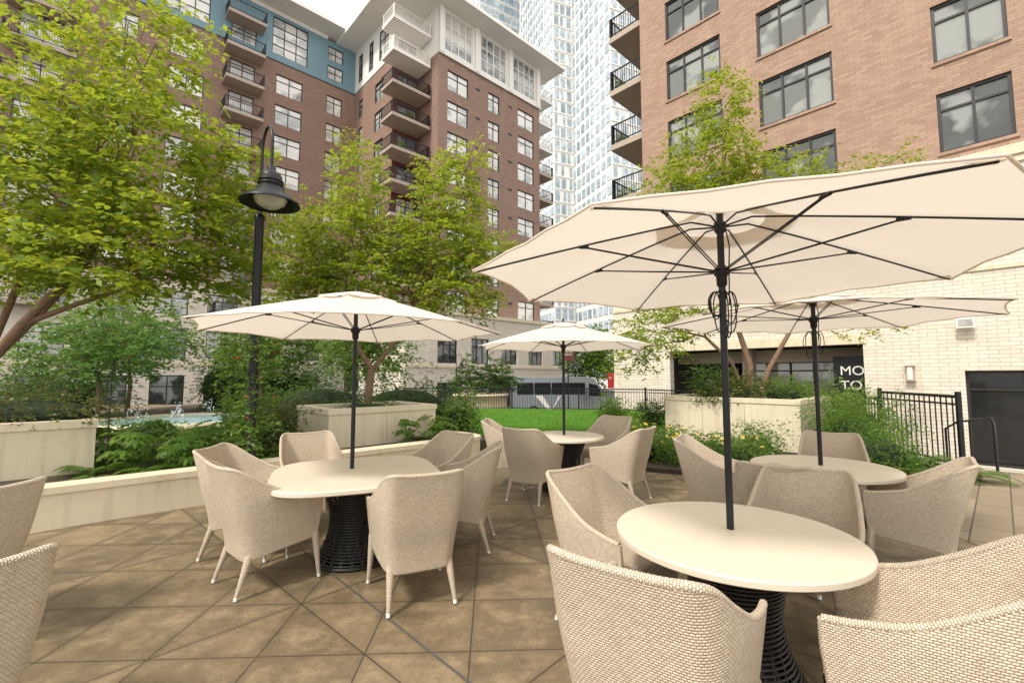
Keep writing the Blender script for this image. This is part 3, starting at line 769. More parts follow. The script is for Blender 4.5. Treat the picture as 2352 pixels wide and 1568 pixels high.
chairs=[
 (.575,1.84,.60,.80,None),(1.57,1.84,-.78,.62,None),(.66,2.98,.62,-.78,None),(1.85,2.98,-.62,-.78,'wicker armchair with its back catching the sun'),
 (2.12,4.75,.85,-.50,None),(2.15,3.72,.55,.83,None),(3.22,3.78,-.75,.66,None),(3.45,4.98,-.55,-.83,None),
 (-1.91,3.69,.65,.76,None),(-.73,3.47,-.42,.91,None),(-.50,4.42,-.93,.05,None),(-.86,5.0,-.65,-.76,None),(-2.15,4.98,.55,-.83,None),(-2.38,4.25,.98,.05,None),
 (.28,6.02,.5,.87,None),(1.40,6.0,-.77,.63,None),(-.02,6.75,.97,-.1,None),(1.45,7.15,-.65,-.76,None),
 (-3.42,2.80,-.9,.1,'wicker armchair standing beside the low wall'),(-2.22,1.74,-.92,.38,'wicker armchair with its back turned')]
c0=None
for i,(x,y,fx,fy,lb) in enumerate(chairs):
    r=face(fx,fy)
    if c0 is None: c0=chair_proto((x,y,.006),r); c0.scale=(1.05,)*3
    else:
        c=copy_thing(c0,(x,y,.006),r,lb or 'cream beige woven wicker armchair at a patio table',scale=1.05 if i==1 else 1.0)

# ------------------------------------------------------------ tables
def pedestal():
    mb=MB()
    prof=lambda t: .215+.11*(2*t-1)**2*(1.0 if t<.5 else .9)
    for i in range(30):
        t=i/29; z=.02+.66*t; r=prof(t)
        mb.tube([(r*math.cos(a*math.pi/16)*random.uniform(.985,1.015),r*math.sin(a*math.pi/16),z) for a in range(33)],.0075,5,cap=False)
    for k in range(22):
        a0=k*2*math.pi/22
        for tw in (-.55,.55):
            mb.tube([((prof(t)-.01)*math.cos(a0+tw*t),(prof(t)-.01)*math.sin(a0+tw*t),.02+.66*t) for t in [i/10 for i in range(11)]],.006,5,cap=False)
    mb.lathe([(.01,.0),(.31,.0),(.32,.02),(.30,.03)],seg=28); mb.lathe([(.20,.02),(.15,.3),(.15,.5),(.2,.69)],seg=20)
    return mb.mesh('pedestal',['wicker_black'])
PM=pedestal()
def table(loc,outline,label,group,rot=0):
    o=top('table',loc,label,'table',group,rot=rot)
    mb=MB(); n=len(outline)
    def ring(k,z): return [(x*k,y*k,z) for x,y in outline]
    R_=max(math.hypot(*p) for p in outline)
    rows=[ring(.02,.70),ring(1-.012/R_,.70),ring(1,.708),ring(1,.732),ring(1-.004/R_,.738),ring(1-.012/R_,.741),ring(.03,.741)]
    mb.grid(rows,0,True,sm=False); mb.quad(ring(.03,.741)); part('table_top',o,mb.mesh('table_top',['stone']))
    part('pedestal',o,PM); return o
circ=lambda r:[(r*math.cos(a*2*math.pi/72),r*math.sin(a*2*math.pi/72)) for a in range(72)]
def sq(r,p=3.8):
    L=[]
    for a in range(88):
        t=a*2*math.pi/88;c,s=math.cos(t),math.sin(t); k=(abs(c)**p+abs(s)**p)**(-1/p); L.append((r*k*c,r*k*s))
    return L
g='cream topped patio tables'
table((1.19,2.52,0),circ(.61),'round cream stone table on black woven pedestal',g)
table((2.9,4.33,0),circ(.6),'round cream stone table shaded by umbrella',g)
table((.74,6.5,0),circ(.55),'small round cream table near the lawn',g)
table((-1.37,4.10,0),sq(.69),'large rounded square cream stone dining table',g,math.radians(22))

# ------------------------------------------------------------ umbrellas
def umbrella(loc,R,zr,za,phase,label,cord=False):
    o=top('umbrella',loc,label,'umbrella','cream patio umbrellas',rot=phase)
    def zc(f): return za-(za-zr)*(f**1.12)
    def canopy(f0,f1,dz,nf,name):
        rows=[];sub=6
        for i in range(nf+1):
            f=f0+(f1-f0)*i/nf; row=[]
            for k in range(8):
                a0=k*math.pi/4;a1=a0+math.pi/4
                p0=V(math.cos(a0),math.sin(a0),0)*R*f+UP*(zc(f)+dz);p1=V(math.cos(a1),math.sin(a1),0)*R*f+UP*(zc(f)+dz)
                for j in range(sub):
                    t=j/sub; p=p0.lerp(p1,t); b=4*t*(1-t)
                    p=Vector((p.x*(1-.03*b*f),p.y*(1-.03*b*f),p.z+(-.045*b*f*(1-f)*2+.018*b*f**3)+math.sin(t*19+k*2.3+f*5)*.005*b*f))
                    row.append(p)
            rows.append(row)
        mb=MB(); mb.grid(rows,0,True)
        if f1==1:
            mb.tube(rows[-1]+[rows[-1][0]],.006,5,cap=False)
            for k in range(8):
                a=k*math.pi/4; tip=V(math.cos(a)*R,math.sin(a)*R,zc(1)); s=V(-math.sin(a),math.cos(a),0); q=V(math.cos(a)*R*.95,math.sin(a)*R*.95,zc(.95)-.004)
                mb.quad([tip-UP*.012+V(math.cos(a),math.sin(a),0)*.006,q+s*.05-UP*.006,q-s*.05-UP*.006])
        else: mb.tube(rows[-1]+[rows[-1][0]],.004,5,cap=False)
        return mb.mesh(name,['canvas'])
    part('canopy',o,canopy(.17,1,0,9,'canopy'))
    part('vent_cap',o,canopy(.01,.27,.022,3,'vent_cap'))
    mb=MB(); mb.tube([(0,0,0),(0,0,za+.01)],.019,14); mb.lathe([(.001,za+.07),(.014,za+.065),(.018,za+.05),(.012,za+.035),(.025,za+.03),(.025,za+.02)],seg=14)
    part('pole',o,mb.mesh('umbrella_pole',['black']))
    zs=zr+.02
    mb=MB(); mb.lathe([(.02,zs-.09),(.028,zs-.08),(.030,zs-.03),(.042,zs-.02),(.044,zs+.012),(.030,zs+.02),(.02,zs+.035)],seg=18)
    part('slider',o,mb.mesh('umbrella_slider',['black']))
    mb=MB(); zt=zc(.02)-.03; mb.lathe([(.02,zt-.07),(.030,zt-.06),(.036,zt-.035),(.034,zt-.01),(.02,zt)],seg=18); part('hub',o,mb.mesh('umbrella_hub',['black']))
    for k in range(8):
        a=k*math.pi/4; u=V(math.cos(a),math.sin(a),0); s=V(-math.sin(a),math.cos(a),0)
        mb=MB(); mb.tube([u*.03+UP*(zt-.03)]+[u*R*f+UP*(zc(f)-.012) for f in (.12,.3,.5,.7,.85,.985)],.0052,6); part('rib',o,mb.mesh('umbrella_rib',['black']))
        mb=MB(); e=u*R*.56+UP*(zc(.56)-.022)
        for sg in (-1,1): mb.tube([u*.04+UP*(zs)+s*.007*sg,u*R*.3+UP*(zs+(e.z-zs)*.5)+s*.007*sg,e+s*.005*sg],.0038,5)
        mb.tube([e-u*.025,e+u*.03],.009,6); part('strut',o,mb.mesh('umbrella_strut',['black']))
    if cord:
        mb=MB()
        for i in range(9):
            ang=random.uniform(0,6.28); h=random.uniform(.12,.24);w=random.uniform(.02,.06); u=V(math.cos(ang),math.sin(ang),0); c=V(0,0,zs-.12)+u*.02
            pts=[]
            for k in range(17):
                t=k/16*2*math.pi; pts.append(c+u*(w*math.sin(t)+.02)+UP*(-h*(1-math.cos(t))*.55)+V(random.gauss(0,.002),random.gauss(0,.002),0))
            mb.tube(pts,.0038,5,cap=False)
        mb.tube([(0.022,-.02,zt-.05),(.035,-.03,zt-.15),(.028,-.03,zs),(.03,-.02,zs-.2)],.004,5)
        part('cord',o,mb.mesh('umbrella_cord',['black']))
    return o
umbrella((1.20,2.57,0),1.42,2.155,2.50,math.radians(4),'large open cream umbrella with looped black cord',True)
umbrella((-1.45,4.2,0),1.36,1.98,2.34,math.radians(8),'open cream umbrella over rounded square table')
umbrella((.74,6.55,0),1.27,1.98,2.33,math.radians(20),'open cream umbrella near the lawn')
umbrella((2.9,4.35,0),1.40,2.10,2.34,math.radians(22),'open cream umbrella beside the cream planter',True)

# ------------------------------------------------------------ lamp post
def lamp(loc,label,rot=0,scale=1):
    o=top('street_lamp',loc,label,'street lamp','black gooseneck street lamps',rot=rot)
    mb=MB(); mb.lathe([(.001,0),(.15,0),(.15,.05),(.11,.08),(.10,.45),(.085,.5),(.066,.56),(.058,3.80),(.07,3.82),(.07,3.89),(.035,3.91),(.026,4.2),(.001,4.2)],seg=20); part('pole',o,mb.mesh('lamp_pole',['black']))
    mb=MB(); A_=.42; pts=[(0,0,4.1),(0,0,4.5),(.0,0,4.72)]+[(A_/2-A_/2*math.cos(t),0,4.84+.30*math.sin(t)) for t in [math.pi*i/14 for i in range(15)]]+[(A_,0,4.66),(A_,0,4.44)]
    mb.tube(pts,.021,10); mb.tube([(0,0,4.3),(0,0,4.36)],.032,10); part('gooseneck',o,mb.mesh('lamp_gooseneck',['black']))
    mb=MB(); c=(A_,0,-.20); k=1.12
    pr=[(.03,4.70),(.05,4.68),(.055,4.62),(.10,4.59),(.125,4.55),(.13,4.48),(.145,4.48),(.145,4.46),(.13,4.46),(.13,4.43),(.147,4.43),(.147,4.41),(.13,4.41),(.135,4.38),(.16,4.37),(.17,4.32),(.31,4.20),(.34,4.16),(.34,4.145),(.31,4.165),(.20,4.23),(.20,4.25),(.001,4.27)]
    mb.lathe([(r*k,z) for r,z in pr],c,40); part('lamp_shade',o,mb.mesh('lamp_shade',['black']))
    t=NT('lamp_glass'); gm=t.done(t.pbr((.9,.88,.82),.12,0,.8,t.bump(t.noise(90,1,t.obj()),.6,.01),**{'Transmission Weight':.6}))
    mb=MB(); mb.lathe([(.215,4.22),(.18,4.15),(.10,4.10),(.001,4.085)],c,28); part('lens',o,mb.mesh('lamp_lens',[gm]))
    o.scale=(scale,)*3; return o
l0=lamp((-3.66,6.45,.0),'black gooseneck lamp post rising from the garden bed',math.radians(-44),1.0)
for x,y in [(-3.9,32),(4.6,33)]:
    copy_thing(l0,(x,y,STZ),math.radians(-90 if x>0 else 0),'distant black gooseneck lamp by the street',.85)
base=V(-3.66,6.45,.3); o=top('climbing_vine',base,'trailing leafy vine wrapped around the lamp post','vine')
L,_=cloud([((0,0,1.45),(.26,.24,.36),90),((.05,-.05,.9),(.18,.18,.35),40),((-.10,0,1.75),(.18,.17,.16),30),((.12,-.05,.45),(.26,.25,.28),70),((-.2,0,1.25),(.2,.17,.3),36)],.07,7,.22)
part('foliage',o,np_mesh('foliage',L,['leaf_green']))
mb=MB()
for i in range(14):
    a=random.uniform(0,6.28); p=V(math.cos(a)*.27,math.sin(a)*.27,random.uniform(.5,1.9)); mb.box(p,(.022,0,.01),(0,.018,0),(0,0,.02))
part('flowers',o,mb.mesh('flowers',['petal_red']))
mb=MB(); mb.tube([(.07*math.cos(t*1.3),.07*math.sin(t*1.3),t*.12) for t in range(17)],.008,5); part('stems_or_shade_core',o,mb.mesh('stems_or_shade_core',['bark']))
o=top('plant_hook',(-5.3,6.05,.3),'thin black metal plant hook in the bed','plant hook'); mb=MB(); mb.tube([(0,0,0),(0,0,1.35),(.02,0,1.45),(.08,0,1.5),(.13,0,1.45),(.14,0,1.4)],.007,6); part('rod',o,mb.mesh('hook_rod',['black']))

# ------------------------------------------------------------ fences
def fence(label,pts,z=0.0,h=1.0,sp=.12):
    o=top('fence',(pts[0][0],pts[0][1],z),label,'fence','black metal fences')
    org=Vector(o.location); mr=MB();mp=MB();ms=MB()
    for (x0,y0),(x1,y1) in zip(pts[:-1],pts[1:]):
        p=V(x0,y0,z);q=V(x1,y1,z);d=q-p;L=d.length;d.normalize();n=Vector((-d.y,d.x,0))
        for zz,hh in ((h-.05,.05),(h-.17,.03),(.08,.03)): mr.box(p+UP*zz-n*.02,d*L,n*.04,UP*hh)
        k=int(L/sp)
        for i in range(1,k): c=p+d*(L*i/k); ms.box(c-d*.008-n*.008+UP*.11,d*.016,n*.016,UP*(h-.05-.111))
        k=max(1,int(L/1.8))
        for i in range(k+1): c=p+d*(L*i/k); mp.box(c-d*.03-n*.031,d*.06,n*.062,UP*(h+.06))
    part('rails',o,mr.mesh('fence_rails',['black'],org)); part('pickets',o,ms.mesh('fence_pickets',['black'],org)); part('posts',o,mp.mesh('fence_posts',['black'],org))
fence('black metal picket fence behind the lawn',[(-5.6,22.0),(-2.9,21.5),(0,21.2),(3.0,20.6),(5.8,19.9),(7.2,17.2)],0,1.0)
fence('black metal fence beside planted ramp',[(8.6,12.4),(7.95,9.9)],0,1.1)
fence('black metal railing at the head of ramp',[(7.95,9.9),(7.5,7.7)],0,1.25,.14)
o=top('handrail',(8.7,8.3,-.15),'curved black metal handrail on the ramp','handrail'); mb=MB()
mb.tube([(0,0,0),(0,0,.85),(.06,.1,.95),(.8,1.5,.75),(1.0,2.0,.55),(1.0,2.0,-.4)],.022,8); mb.tube([(.55,1.0,-.2),(.55,1.0,.82)],.02,8); part('rail',o,mb.mesh('handrail',['black']))

# ------------------------------------------------------------ RIGHT BUILDING
S=V(6.28,21.2,0); DR=-AX
b=top('brick_building',(6.28,21.2,STZ),'red brown brick apartment building above cream brick podium','apartment building')
ops=[];zrows=[8.45+2.9*k for k in range(5)]
for z in zrows:
    for s0,s1 in ((1.34,3.8),(5.23,7.68),(10.3,11.9),(14.6,17.0)): ops.append((s0,s1,z,z+1.9))
mb=MB(); wall_grid(mb,S,DR,22,7.9,24,ops)
Z=lambda p,z:Vector((p.x,p.y,z))
mb.quad([Z(S+BX*16,7.9),Z(S,7.9),Z(S,24),Z(S+BX*16,24)]); mb.quad([Z(S,24),Z(S+DR*22,24),Z(S+DR*22+BX*16,24),Z(S+BX*16,24)])
part('wall',b,mb.mesh('wall',['brick_right'],b.location))
mb=MB(); mb.box(Z(S+BX*.4+DR*.2,7.9),DR*21.5,BX*15,UP*15.9); part('interior',b,mb.mesh('interior',['interior'],b.location))  # solid dark box added behind the facade to block light through windows
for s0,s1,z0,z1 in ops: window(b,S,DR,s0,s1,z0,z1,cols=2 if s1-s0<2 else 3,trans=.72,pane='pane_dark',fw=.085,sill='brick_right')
for k in range(5):
    z=7.6+2.9*k+2.9
    balcony(b,S+AX*1.9+BX*.15,DR*1.0,0.0,1.88,0,z,d_in=4.2)
for k,c in ((0,'petal_red'),(1,'petal_red'),(2,'petal_yellow')):
    q=S+AX*1.5+BX*.5; shrub('small flowering pot plant on a balcony',(q.x,q.y,10.5+2.9*k),(.22,.22,.45),'leaf_green',90,.07,name='potted_plant',core=False,flower=c,fn=16,group='balcony pot plants')
PZ=8.0; P=S+AX*1.6-BX*.30
ops2=[(2.9,9.75,STZ,2.62),(12.1,15.6,-1.0,1.72)]
mb=MB(); wall_grid(mb,P,DR,24,STZ,PZ,ops2,depth=.35)
mb.quad([Z(P+BX*16,STZ),Z(P,STZ),Z(P,PZ),Z(P+BX*16,PZ)]); mb.quad([Z(P,PZ),Z(P+DR*24,PZ),Z(P+DR*24+BX*2,PZ),Z(P+BX*16,PZ)])
part('podium_wall',b,mb.mesh('podium_wall',['brick_cream'],b.location),label='cream brick podium wall with garage opening')
mb=MB(); mb.box(Z(P-BX*.12-DR*.1,PZ-.25),DR*24.2,BX*.118,UP*.30); mb.box(Z(P-BX*.06-DR*.05,PZ-.45),DR*24.1,BX*.058,UP*.198); mb.box(Z(P-BX*.05,4.6),DR*24,BX*.048,UP*.12)
mb.box(Z(P-BX*.04+DR*2.8,2.63),DR*7.05,BX*.039,UP*.32)
part('cornice',b,mb.mesh('cornice',['precast'],b.location))
mb=MB(); a=P+DR*2.5+BX*.36; L=7.6; W=9
c=[Z(a,STZ+.01),Z(a+DR*L,STZ+.01),Z(a+DR*L+BX*W,STZ+.01),Z(a+BX*W,STZ+.01)]; t_=[v+UP*4.2 for v in c]
mb.quad(c);mb.quad(t_[::-1],1);mb.quad([c[1],c[2],t_[2],t_[1]]);mb.quad([c[2],c[3],t_[3],t_[2]],0);mb.quad([c[3],c[0],t_[0],t_[3]])
mb.box(a+BX*1.2+UP*2.1,DR*L,BX*.5,UP*.5,1); mb.box(a+DR*3.0+BX*.8+UP*STZ,DR*.4,BX*.4,UP*3.9,1)
part('garage_interior',b,mb.mesh('garage_interior',['interior','slab'],b.location))
window(b,P+BX*2.6,DR,5.2,8.5,.2,2.3,cols=4,trans=.75,pane='pane_mid',depth=.1)  # added glazing, its paler panes stand in for the lit view through the garage
window(b,P,DR,12.1,15.6,-1.0,1.72,cols=3,trans=.8,pane='darkglass',depth=.3)
def text(s,size,matn,ext=.004,align='CENTER'):
    cu=bpy.data.curves.new('lettering','FONT'); cu.body=s; cu.size=size; cu.extrude=ext; cu.align_x=align; cu.space_line=.9
    ob=bpy.data.objects.new('tmp_text',cu); col.objects.link(ob); dg=bpy.context.evaluated_depsgraph_get(); me=bpy.data.meshes.new_from_object(ob.evaluated_get(dg)); bpy.data.objects.remove(ob)
    me.materials.clear(); me.materials.append(M[matn]); return me
RR=math.atan2(DR.y,DR.x)
def panel(loc,w,h,t,label,name,mat_,txts,rot,align='CENTER'):
    o=top(name,loc,label,'sign',rot=rot); mb=MB(); mb.cbox((0,0,0),w,t,h); part('panel',o,mb.mesh('sign_panel',[mat_]))
    for s,size,mt,x,z in txts: part('lettering',o,text(s,size,mt,align=align),(x,-t/2-.006,z),(math.pi/2,0,0))
    return o
panel(Z(P+DR*9.40+BX*.52,1.50),1.2,1.5,.08,'black sign with white capital letters inside garage','sign','black',[('MO',.44,'white',-.42,.10),('TO',.44,'white',-.42,-.40)],RR,'LEFT')
M['signbrown']=simple('brown_sign',(.10,.04,.03),.6); M['red']=simple('red_sign',(.45,.03,.025),.5)
def sconce(s,z,label):
    o=top('wall_light',Z(P+DR*s-BX*.06,z),label,'wall light',rot=RR); mb=MB(); mb.cbox((0,0,0),.20,.10,.46); mb.cbox((0,-.055,.23),.24,.16,.03);mb.cbox((0,-.055,-.23),.24,.16,.03)
    part('housing',o,mb.mesh('light_housing',['slab'])); mb=MB(); mb.cbox((0,-.08,0),.13,.05,.40); part('diffuser',o,mb.mesh('light_diffuser',['white']))
sconce(10.9,1.65,'rectangular wall light on cream brick wall')
o=top('floodlight',Z(P+DR*12.2-BX*.02,3.1),'white floodlight box mounted on cream wall','floodlight',rot=RR); mb=MB(); mb.cbox((0,-.03,0),.14,.06,.14); mb.cbox((0,-.17,.02),.36,.2,.26); mb.cbox((0,-.28,.0),.40,.02,.30); part('housing',o,mb.mesh('flood_housing',['white'])); mb=MB(); mb.cbox((0,-.295,0),.30,.01,.2); part('lens',o,mb.mesh('flood_lens',['pane_mid']))

# ------------------------------------------------------------ CENTRE BUILDING
P0=V(-6.7,39.5,0); Q=P0+AX*3.15-BX*2.8; C=Q+AX*8.3; BT=31.1; RT=35.6; LW=34
cb=top('apartment_building',(C.x,C.y,STZ),'large brown brick apartment block with white and blue top','apartment building')
tops=[29.85-2.95*k for k in range(8)]
wB=MB(); 
def face_ops(cols_,tt,h=1.9): return [(a,b_,z-h,z) for a,b_ in cols_ for z in tt]
opsR=face_ops([(1.0,3.4),(5.9,7.4),(10.0,12.4)],tops)
wall_grid(wB,P0,BX,13.3,5.5,BT,opsR)
rec=P0+AX*3.15-BX*2.8
opsN=face_ops([(.5,2.5)],[z-.3 for z in tops],2.2)
wall_grid(wB,rec,BX,2.8,5.5,BT,opsN,mi=1)
wB.quad([Z(P0+AX*3.15,5.5),Z(P0,5.5),Z(P0,BT),Z(P0+AX*3.15,BT)],0)
opsL=face_ops([(1.0,1.9),(4.6,6.4)],tops)
wall_grid(wB,C,-AX,8.3,5.5,BT,opsL)
W1=C-BX*LW
def tl(t0,t1): return (LW-t1,LW-t0)
colsW=[tl(1.37,2.95),tl(5.25,7.65),tl(13.2,15.6),tl(17.6,19.2),tl(21.5,23.9),tl(26.2,28.6),tl(30.5,32.5)]
opsW=face_ops(colsW,tops)
opsBal=face_ops([tl(9.4,11.4)],[z-.3 for z in tops],2.2)
wall_grid(wB,W1,BX,LW,9.2,BT,opsW+opsBal)
wB.quad([Z(P0+BX*13.3,5.5),Z(P0+BX*13.3+AX*10,5.5),Z(P0+BX*13.3+AX*10,BT),Z(P0+BX*13.3,BT)],0)
part('brick_wall',cb,wB.mesh('brick_wall',['brick_dark','darkred'],cb.location))
def addw(P_,D_,ops,**k):
    for s0,s1,z0,z1 in ops: window(cb,P_,D_,s0,s1,z0,z1,cols=2 if s1-s0>1.2 else 1,**k)
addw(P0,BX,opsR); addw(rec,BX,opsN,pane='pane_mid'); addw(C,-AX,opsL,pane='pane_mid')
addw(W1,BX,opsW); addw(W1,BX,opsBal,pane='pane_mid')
vt=MB(); vt.box((0,-.02,0),(.55,0,0),(0,.0195,0),(0,0,.22)); vt=vt.mesh('wall_vent',['bronze'])
for z in tops:
    for s in (4.3,8.6): part('vent',cb,vt,Z(P0,z-.5)+BX*s-cb.location,(0,0,math.atan2(BX.y,BX.x)))
wW=MB()
opsRW=[(.6,3.9,31.6,35.35),(4.9,8.35,31.6,35.35),(9.3,12.6,31.6,35.35)]
wall_grid(wW,P0-AX*.05,BX,13.3,BT,RT,opsRW); wall_grid(wW,rec,BX,2.8,BT,RT,[(.5,2.4,31.6,34.6)])
opsLW=[(.8,1.8,31.8,34.8),(3.2,4.2,31.8,34.8),(5.4,7.4,31.8,34.8)]
wall_grid(wW,C+BX*-.05,-AX,8.3,BT,RT,opsLW); wW.quad([Z(P0+AX*3.15,BT),Z(P0,BT),Z(P0,RT),Z(P0+AX*3.15,RT)])
wW.quad([Z(P0+BX*13.3,BT),Z(P0+BX*13.3+AX*10,BT),Z(P0+BX*13.3+AX*10,RT),Z(P0+BX*13.3,RT)])
for s in (0,4.15,8.6,12.75): wW.box(Z(P0-AX*.25+BX*s,BT),BX*.5,AX*.198,UP*(RT-BT))
wW.box(Z(P0-AX*.2,BT-.12),BX*13.4,AX*.148,UP*.25)
part('white_wall',cb,wW.mesh('white_wall',['white_panel'],cb.location),label='white panelled top storeys')
for s0,s1,z0,z1 in opsRW: window(cb,P0-AX*.05,BX,s0,s1,z0,z1,cols=4,rows=3,frame='white',pane='pane_mid',fw=.12)
window(cb,rec,BX,.5,2.4,31.6,34.6,cols=2,frame='white',pane='pane_mid')
for s0,s1,z0,z1 in opsLW: window(cb,C-BX*.05,-AX,s0,s1,z0,z1,cols=2,rows=3,frame='bronze',pane='pane_mid')
wU=MB(); opsU=[(*tl(1.37,2.95),31.6,33.0),(*tl(1.37,2.95),33.6,35.0),(*tl(4.9,8.1),31.7,35.3),(*tl(9.4,11.4),31.5,33.6),(*tl(13.0,16.2),31.7,35.3),(*tl(17.6,19.2),31.7,35.0),(*tl(21.5,24.5),31.7,35.3)]
wall_grid(wU,W1-AX*.06,BX,LW,BT,RT,opsU); wU.box(Z(W1-AX*.12,BT-.06),BX*LW,AX*.058,UP*.12)
for t in (0.8,3.6,8.6,12.2,16.8,20.3,25.6): 
    wU.box(Z(W1-AX*.075+BX*(LW-t),BT+.07),BX*.03,AX*.013,UP*(RT-BT-.1))
part('blue_wall',cb,wU.mesh('blue_wall',['blue_panel'],cb.location),label='blue panelled top storeys')
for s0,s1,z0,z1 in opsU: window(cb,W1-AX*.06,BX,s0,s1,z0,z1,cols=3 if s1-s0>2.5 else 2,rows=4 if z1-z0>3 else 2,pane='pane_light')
mb=MB(); mb.box(Z(P0+AX*3.6-BX*2.3,5.5),BX*15.4,AX*8,UP*(RT-5.6)); mb.box(Z(P0+AX*.4+BX*.3,5.5),BX*12.7,AX*3,UP*(RT-5.6)); mb.box(Z(W1+AX*.4,0),BX*(LW+14),AX*12,UP*(RT-.1)); part('interior',cb,mb.mesh('interior',['interior'],cb.location))  # unseen dark volumes added to stop light passing through the windows
mb=MB(); mb.box(Z(P0-AX*2-BX*4.9,RT),BX*20.4,AX*18,UP*.35); mb.box(Z(W1-AX*2.2-BX*2,RT+.36),BX*(LW+1.5),AX*14,UP*.35)
mb.box(Z(W1-AX*.1,RT),BX*(LW-3),AX*1,UP*.36)
part('roof',cb,mb.mesh('roof',['soffit'],cb.location))
floors=[z-2.65 for z in tops]
for i,z in enumerate([33.1,30.15]+floors): balcony(cb,P0+AX*1.0,BX,-4.0,-.2,0,z,d_in=2.15,rail='white' if i<2 else 'black',slab='soffit' if i<2 else 'slab')
for i,z in enumerate([33.1,30.15]+floors): balcony(cb,W1,BX,*tl(8.9,11.9),1.5,z,rail='black',slab='slab')
for z in floors: balcony(cb,W1,BX,*tl(20.9,24.5),1.5,z)
for i,z in enumerate([33.1,30.15]+floors): balcony(cb,P0+AX*.4,BX,13.3,16.0,0,z,d_in=2.4,rail='white' if i<3 else 'black',slab='soffit' if i<3 else 'slab')
for k in range(3):
    q=P0+AX*1.5-BX*(1.2+k*.8); shrub('small pot plant on an upper balcony',(q.x,q.y,floors[k]),(.35,.3,.6),'leaf_green',70,.12,name='potted_plant',core=False,group='upper balcony pot plants')
pw=MB(); opsP=[(a,a+2.0,10.2-7.6,10.2-5.4) for a in (3,6.5,10,13.5,17)]+[(3,5.6,STZ,1.0),(8.5,12.5,STZ,1.4)]
PC=P0-AX*2.2-BX*4.2
wall_grid(pw,PC,BX,19.5,STZ,6.9,opsP,depth=.25); pw.quad([Z(PC+AX*8,STZ),Z(PC,STZ),Z(PC,6.9),Z(PC+AX*8,6.9)])
pw.quad([Z(PC,6.9),Z(PC+BX*19.5,6.9),Z(PC+BX*19.5+AX*6,6.9),Z(PC+AX*6,6.9)]); pw.quad([Z(PC+BX*19.5,STZ),Z(PC+BX*19.5+AX*9,STZ),Z(PC+BX*19.5+AX*9,6.9),Z(PC+BX*19.5,6.9)])
WP=W1-AX*.4
colsP=[tl(a,a+2.2) for a in (3,6.5,10,13.5,17,20.5,24,27.5,31)]
opsQ=[(a,b_,6.4,8.3) for a,b_ in colsP]+[(a,b_,3.0,5.2) for a,b_ in colsP]+[(a,b_,STZ,1.6) for a,b_ in colsP]
wall_grid(pw,WP,BX,LW-.5,STZ,9.3,opsQ,depth=.25); pw.quad([Z(WP,9.3),Z(WP+BX*(LW-.5),9.3),Z(W1+BX*LW,9.3),Z(W1,9.3)])
part('podium_wall',cb,pw.mesh('podium_wall',['brick_cream'],cb.location),label='cream brick base storeys')
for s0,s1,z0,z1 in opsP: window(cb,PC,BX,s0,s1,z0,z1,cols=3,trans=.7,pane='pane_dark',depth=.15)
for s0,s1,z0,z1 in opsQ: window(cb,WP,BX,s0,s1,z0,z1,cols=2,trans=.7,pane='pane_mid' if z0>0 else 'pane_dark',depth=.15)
mb=MB(); mb.box(Z(PC-AX*.12-BX*.1,6.65),BX*19.7,AX*.118,UP*.3); mb.box(Z(PC-AX*.06,2.2),BX*19.5,AX*.058,UP*.2); mb.box(Z(WP-AX*.12,9.05),BX*(LW-.6),AX*.118,UP*.3); mb.box(Z(WP-AX*.06,2.3),BX*(LW-.6),AX*.058,UP*.2)
part('cornice',cb,mb.mesh('cornice',['precast'],cb.location))

# ------------------------------------------------------------ TOWERS
def tower(name,label,P_,D_,W,H,nc,nr,wallm,frac=.68,bal=True,depth=20,rib=.24):
    P_=Vector(P_);D_=Vector(D_).normalized();IN=Vector((-D_.y,D_.x,0))
    o=top(name,(P_.x,P_.y,STZ),label,'tower'); mb=MB(); mb.box(Z(P_,STZ),D_*W,IN*depth,UP*H)
    cw=W/nc; rh=H/nr; st=MB(); k=0
    for r in range(1,nr): mb.box(Z(P_,STZ+r*rh-.12)-IN*.16,D_*W,IN*.159,UP*rib)
    part('wall',o,mb.mesh('tower_wall',[wallm],o.location))
    mbs={}
    for r in range(1,nr):
        for c in range(nc):
            w=cw*frac*random.choice((1,1,.55)); hh=rh*.78
            x0=c*cw+cw*(1-frac)/2+(0 if random.random()<.5 else cw*frac-w)
            p=Z(P_,STZ+r*rh+.14)+D_*x0-IN*.12
            if k<90 and 2<r<14:
                m_=mbs.get(round(w,2))
                if m_ is None:
                    q=MB(); q.box((0,0,0),(w,0,0),(0,.118,0),(0,0,hh)); m_=q.mesh('tower_window',['tower_glass']); mbs[round(w,2)]=m_
                part('window',o,m_,p-o.location,(0,0,math.atan2(D_.y,D_.x))); k+=1
            else: st.box(p,D_*w,IN*.118,UP*hh)
    for r in range(1,nr):
        for c in range(int(depth/cw)):
            p=Z(P_,STZ+r*rh)+IN*(c*cw+cw*.85)-D_*.12; st.box(p,-IN*cw*.7,D_*.118,UP*rh*.62)
    sm=st.mesh('tower_windows',['tower_glass'],o.location)
    part('windows',o,sm,kind='stuff')
    if bal:
        m1=MB(); m1.box((0,-1.5,-.15),(3.4,0,0),(0,1.22,0),(0,0,.3)); m1=m1.mesh('tower_balcony',['white_panel'])
        for r in range(6,nr,1):
            part('balcony',o,m1,Z(P_,STZ+r*rh)+D_*(W-3.5)-o.location,(0,0,math.atan2(D_.y,D_.x)))
    return o
tower('tower','tall pale residential tower with gridded white facade',(9.5,100,0),(.93,.37,0),14.5,150,9,50,'white_panel',.66,False)
tower('tower','pale high rise with white balconies',(20,88,0),(.93,.37,0),16,150,8,50,'white_panel',.70,True)
tower('tower','pale glass high rise behind apartment roof',(-9,120,0),(.85,.5,0),22,190,14,64,'soffit',.9,False)

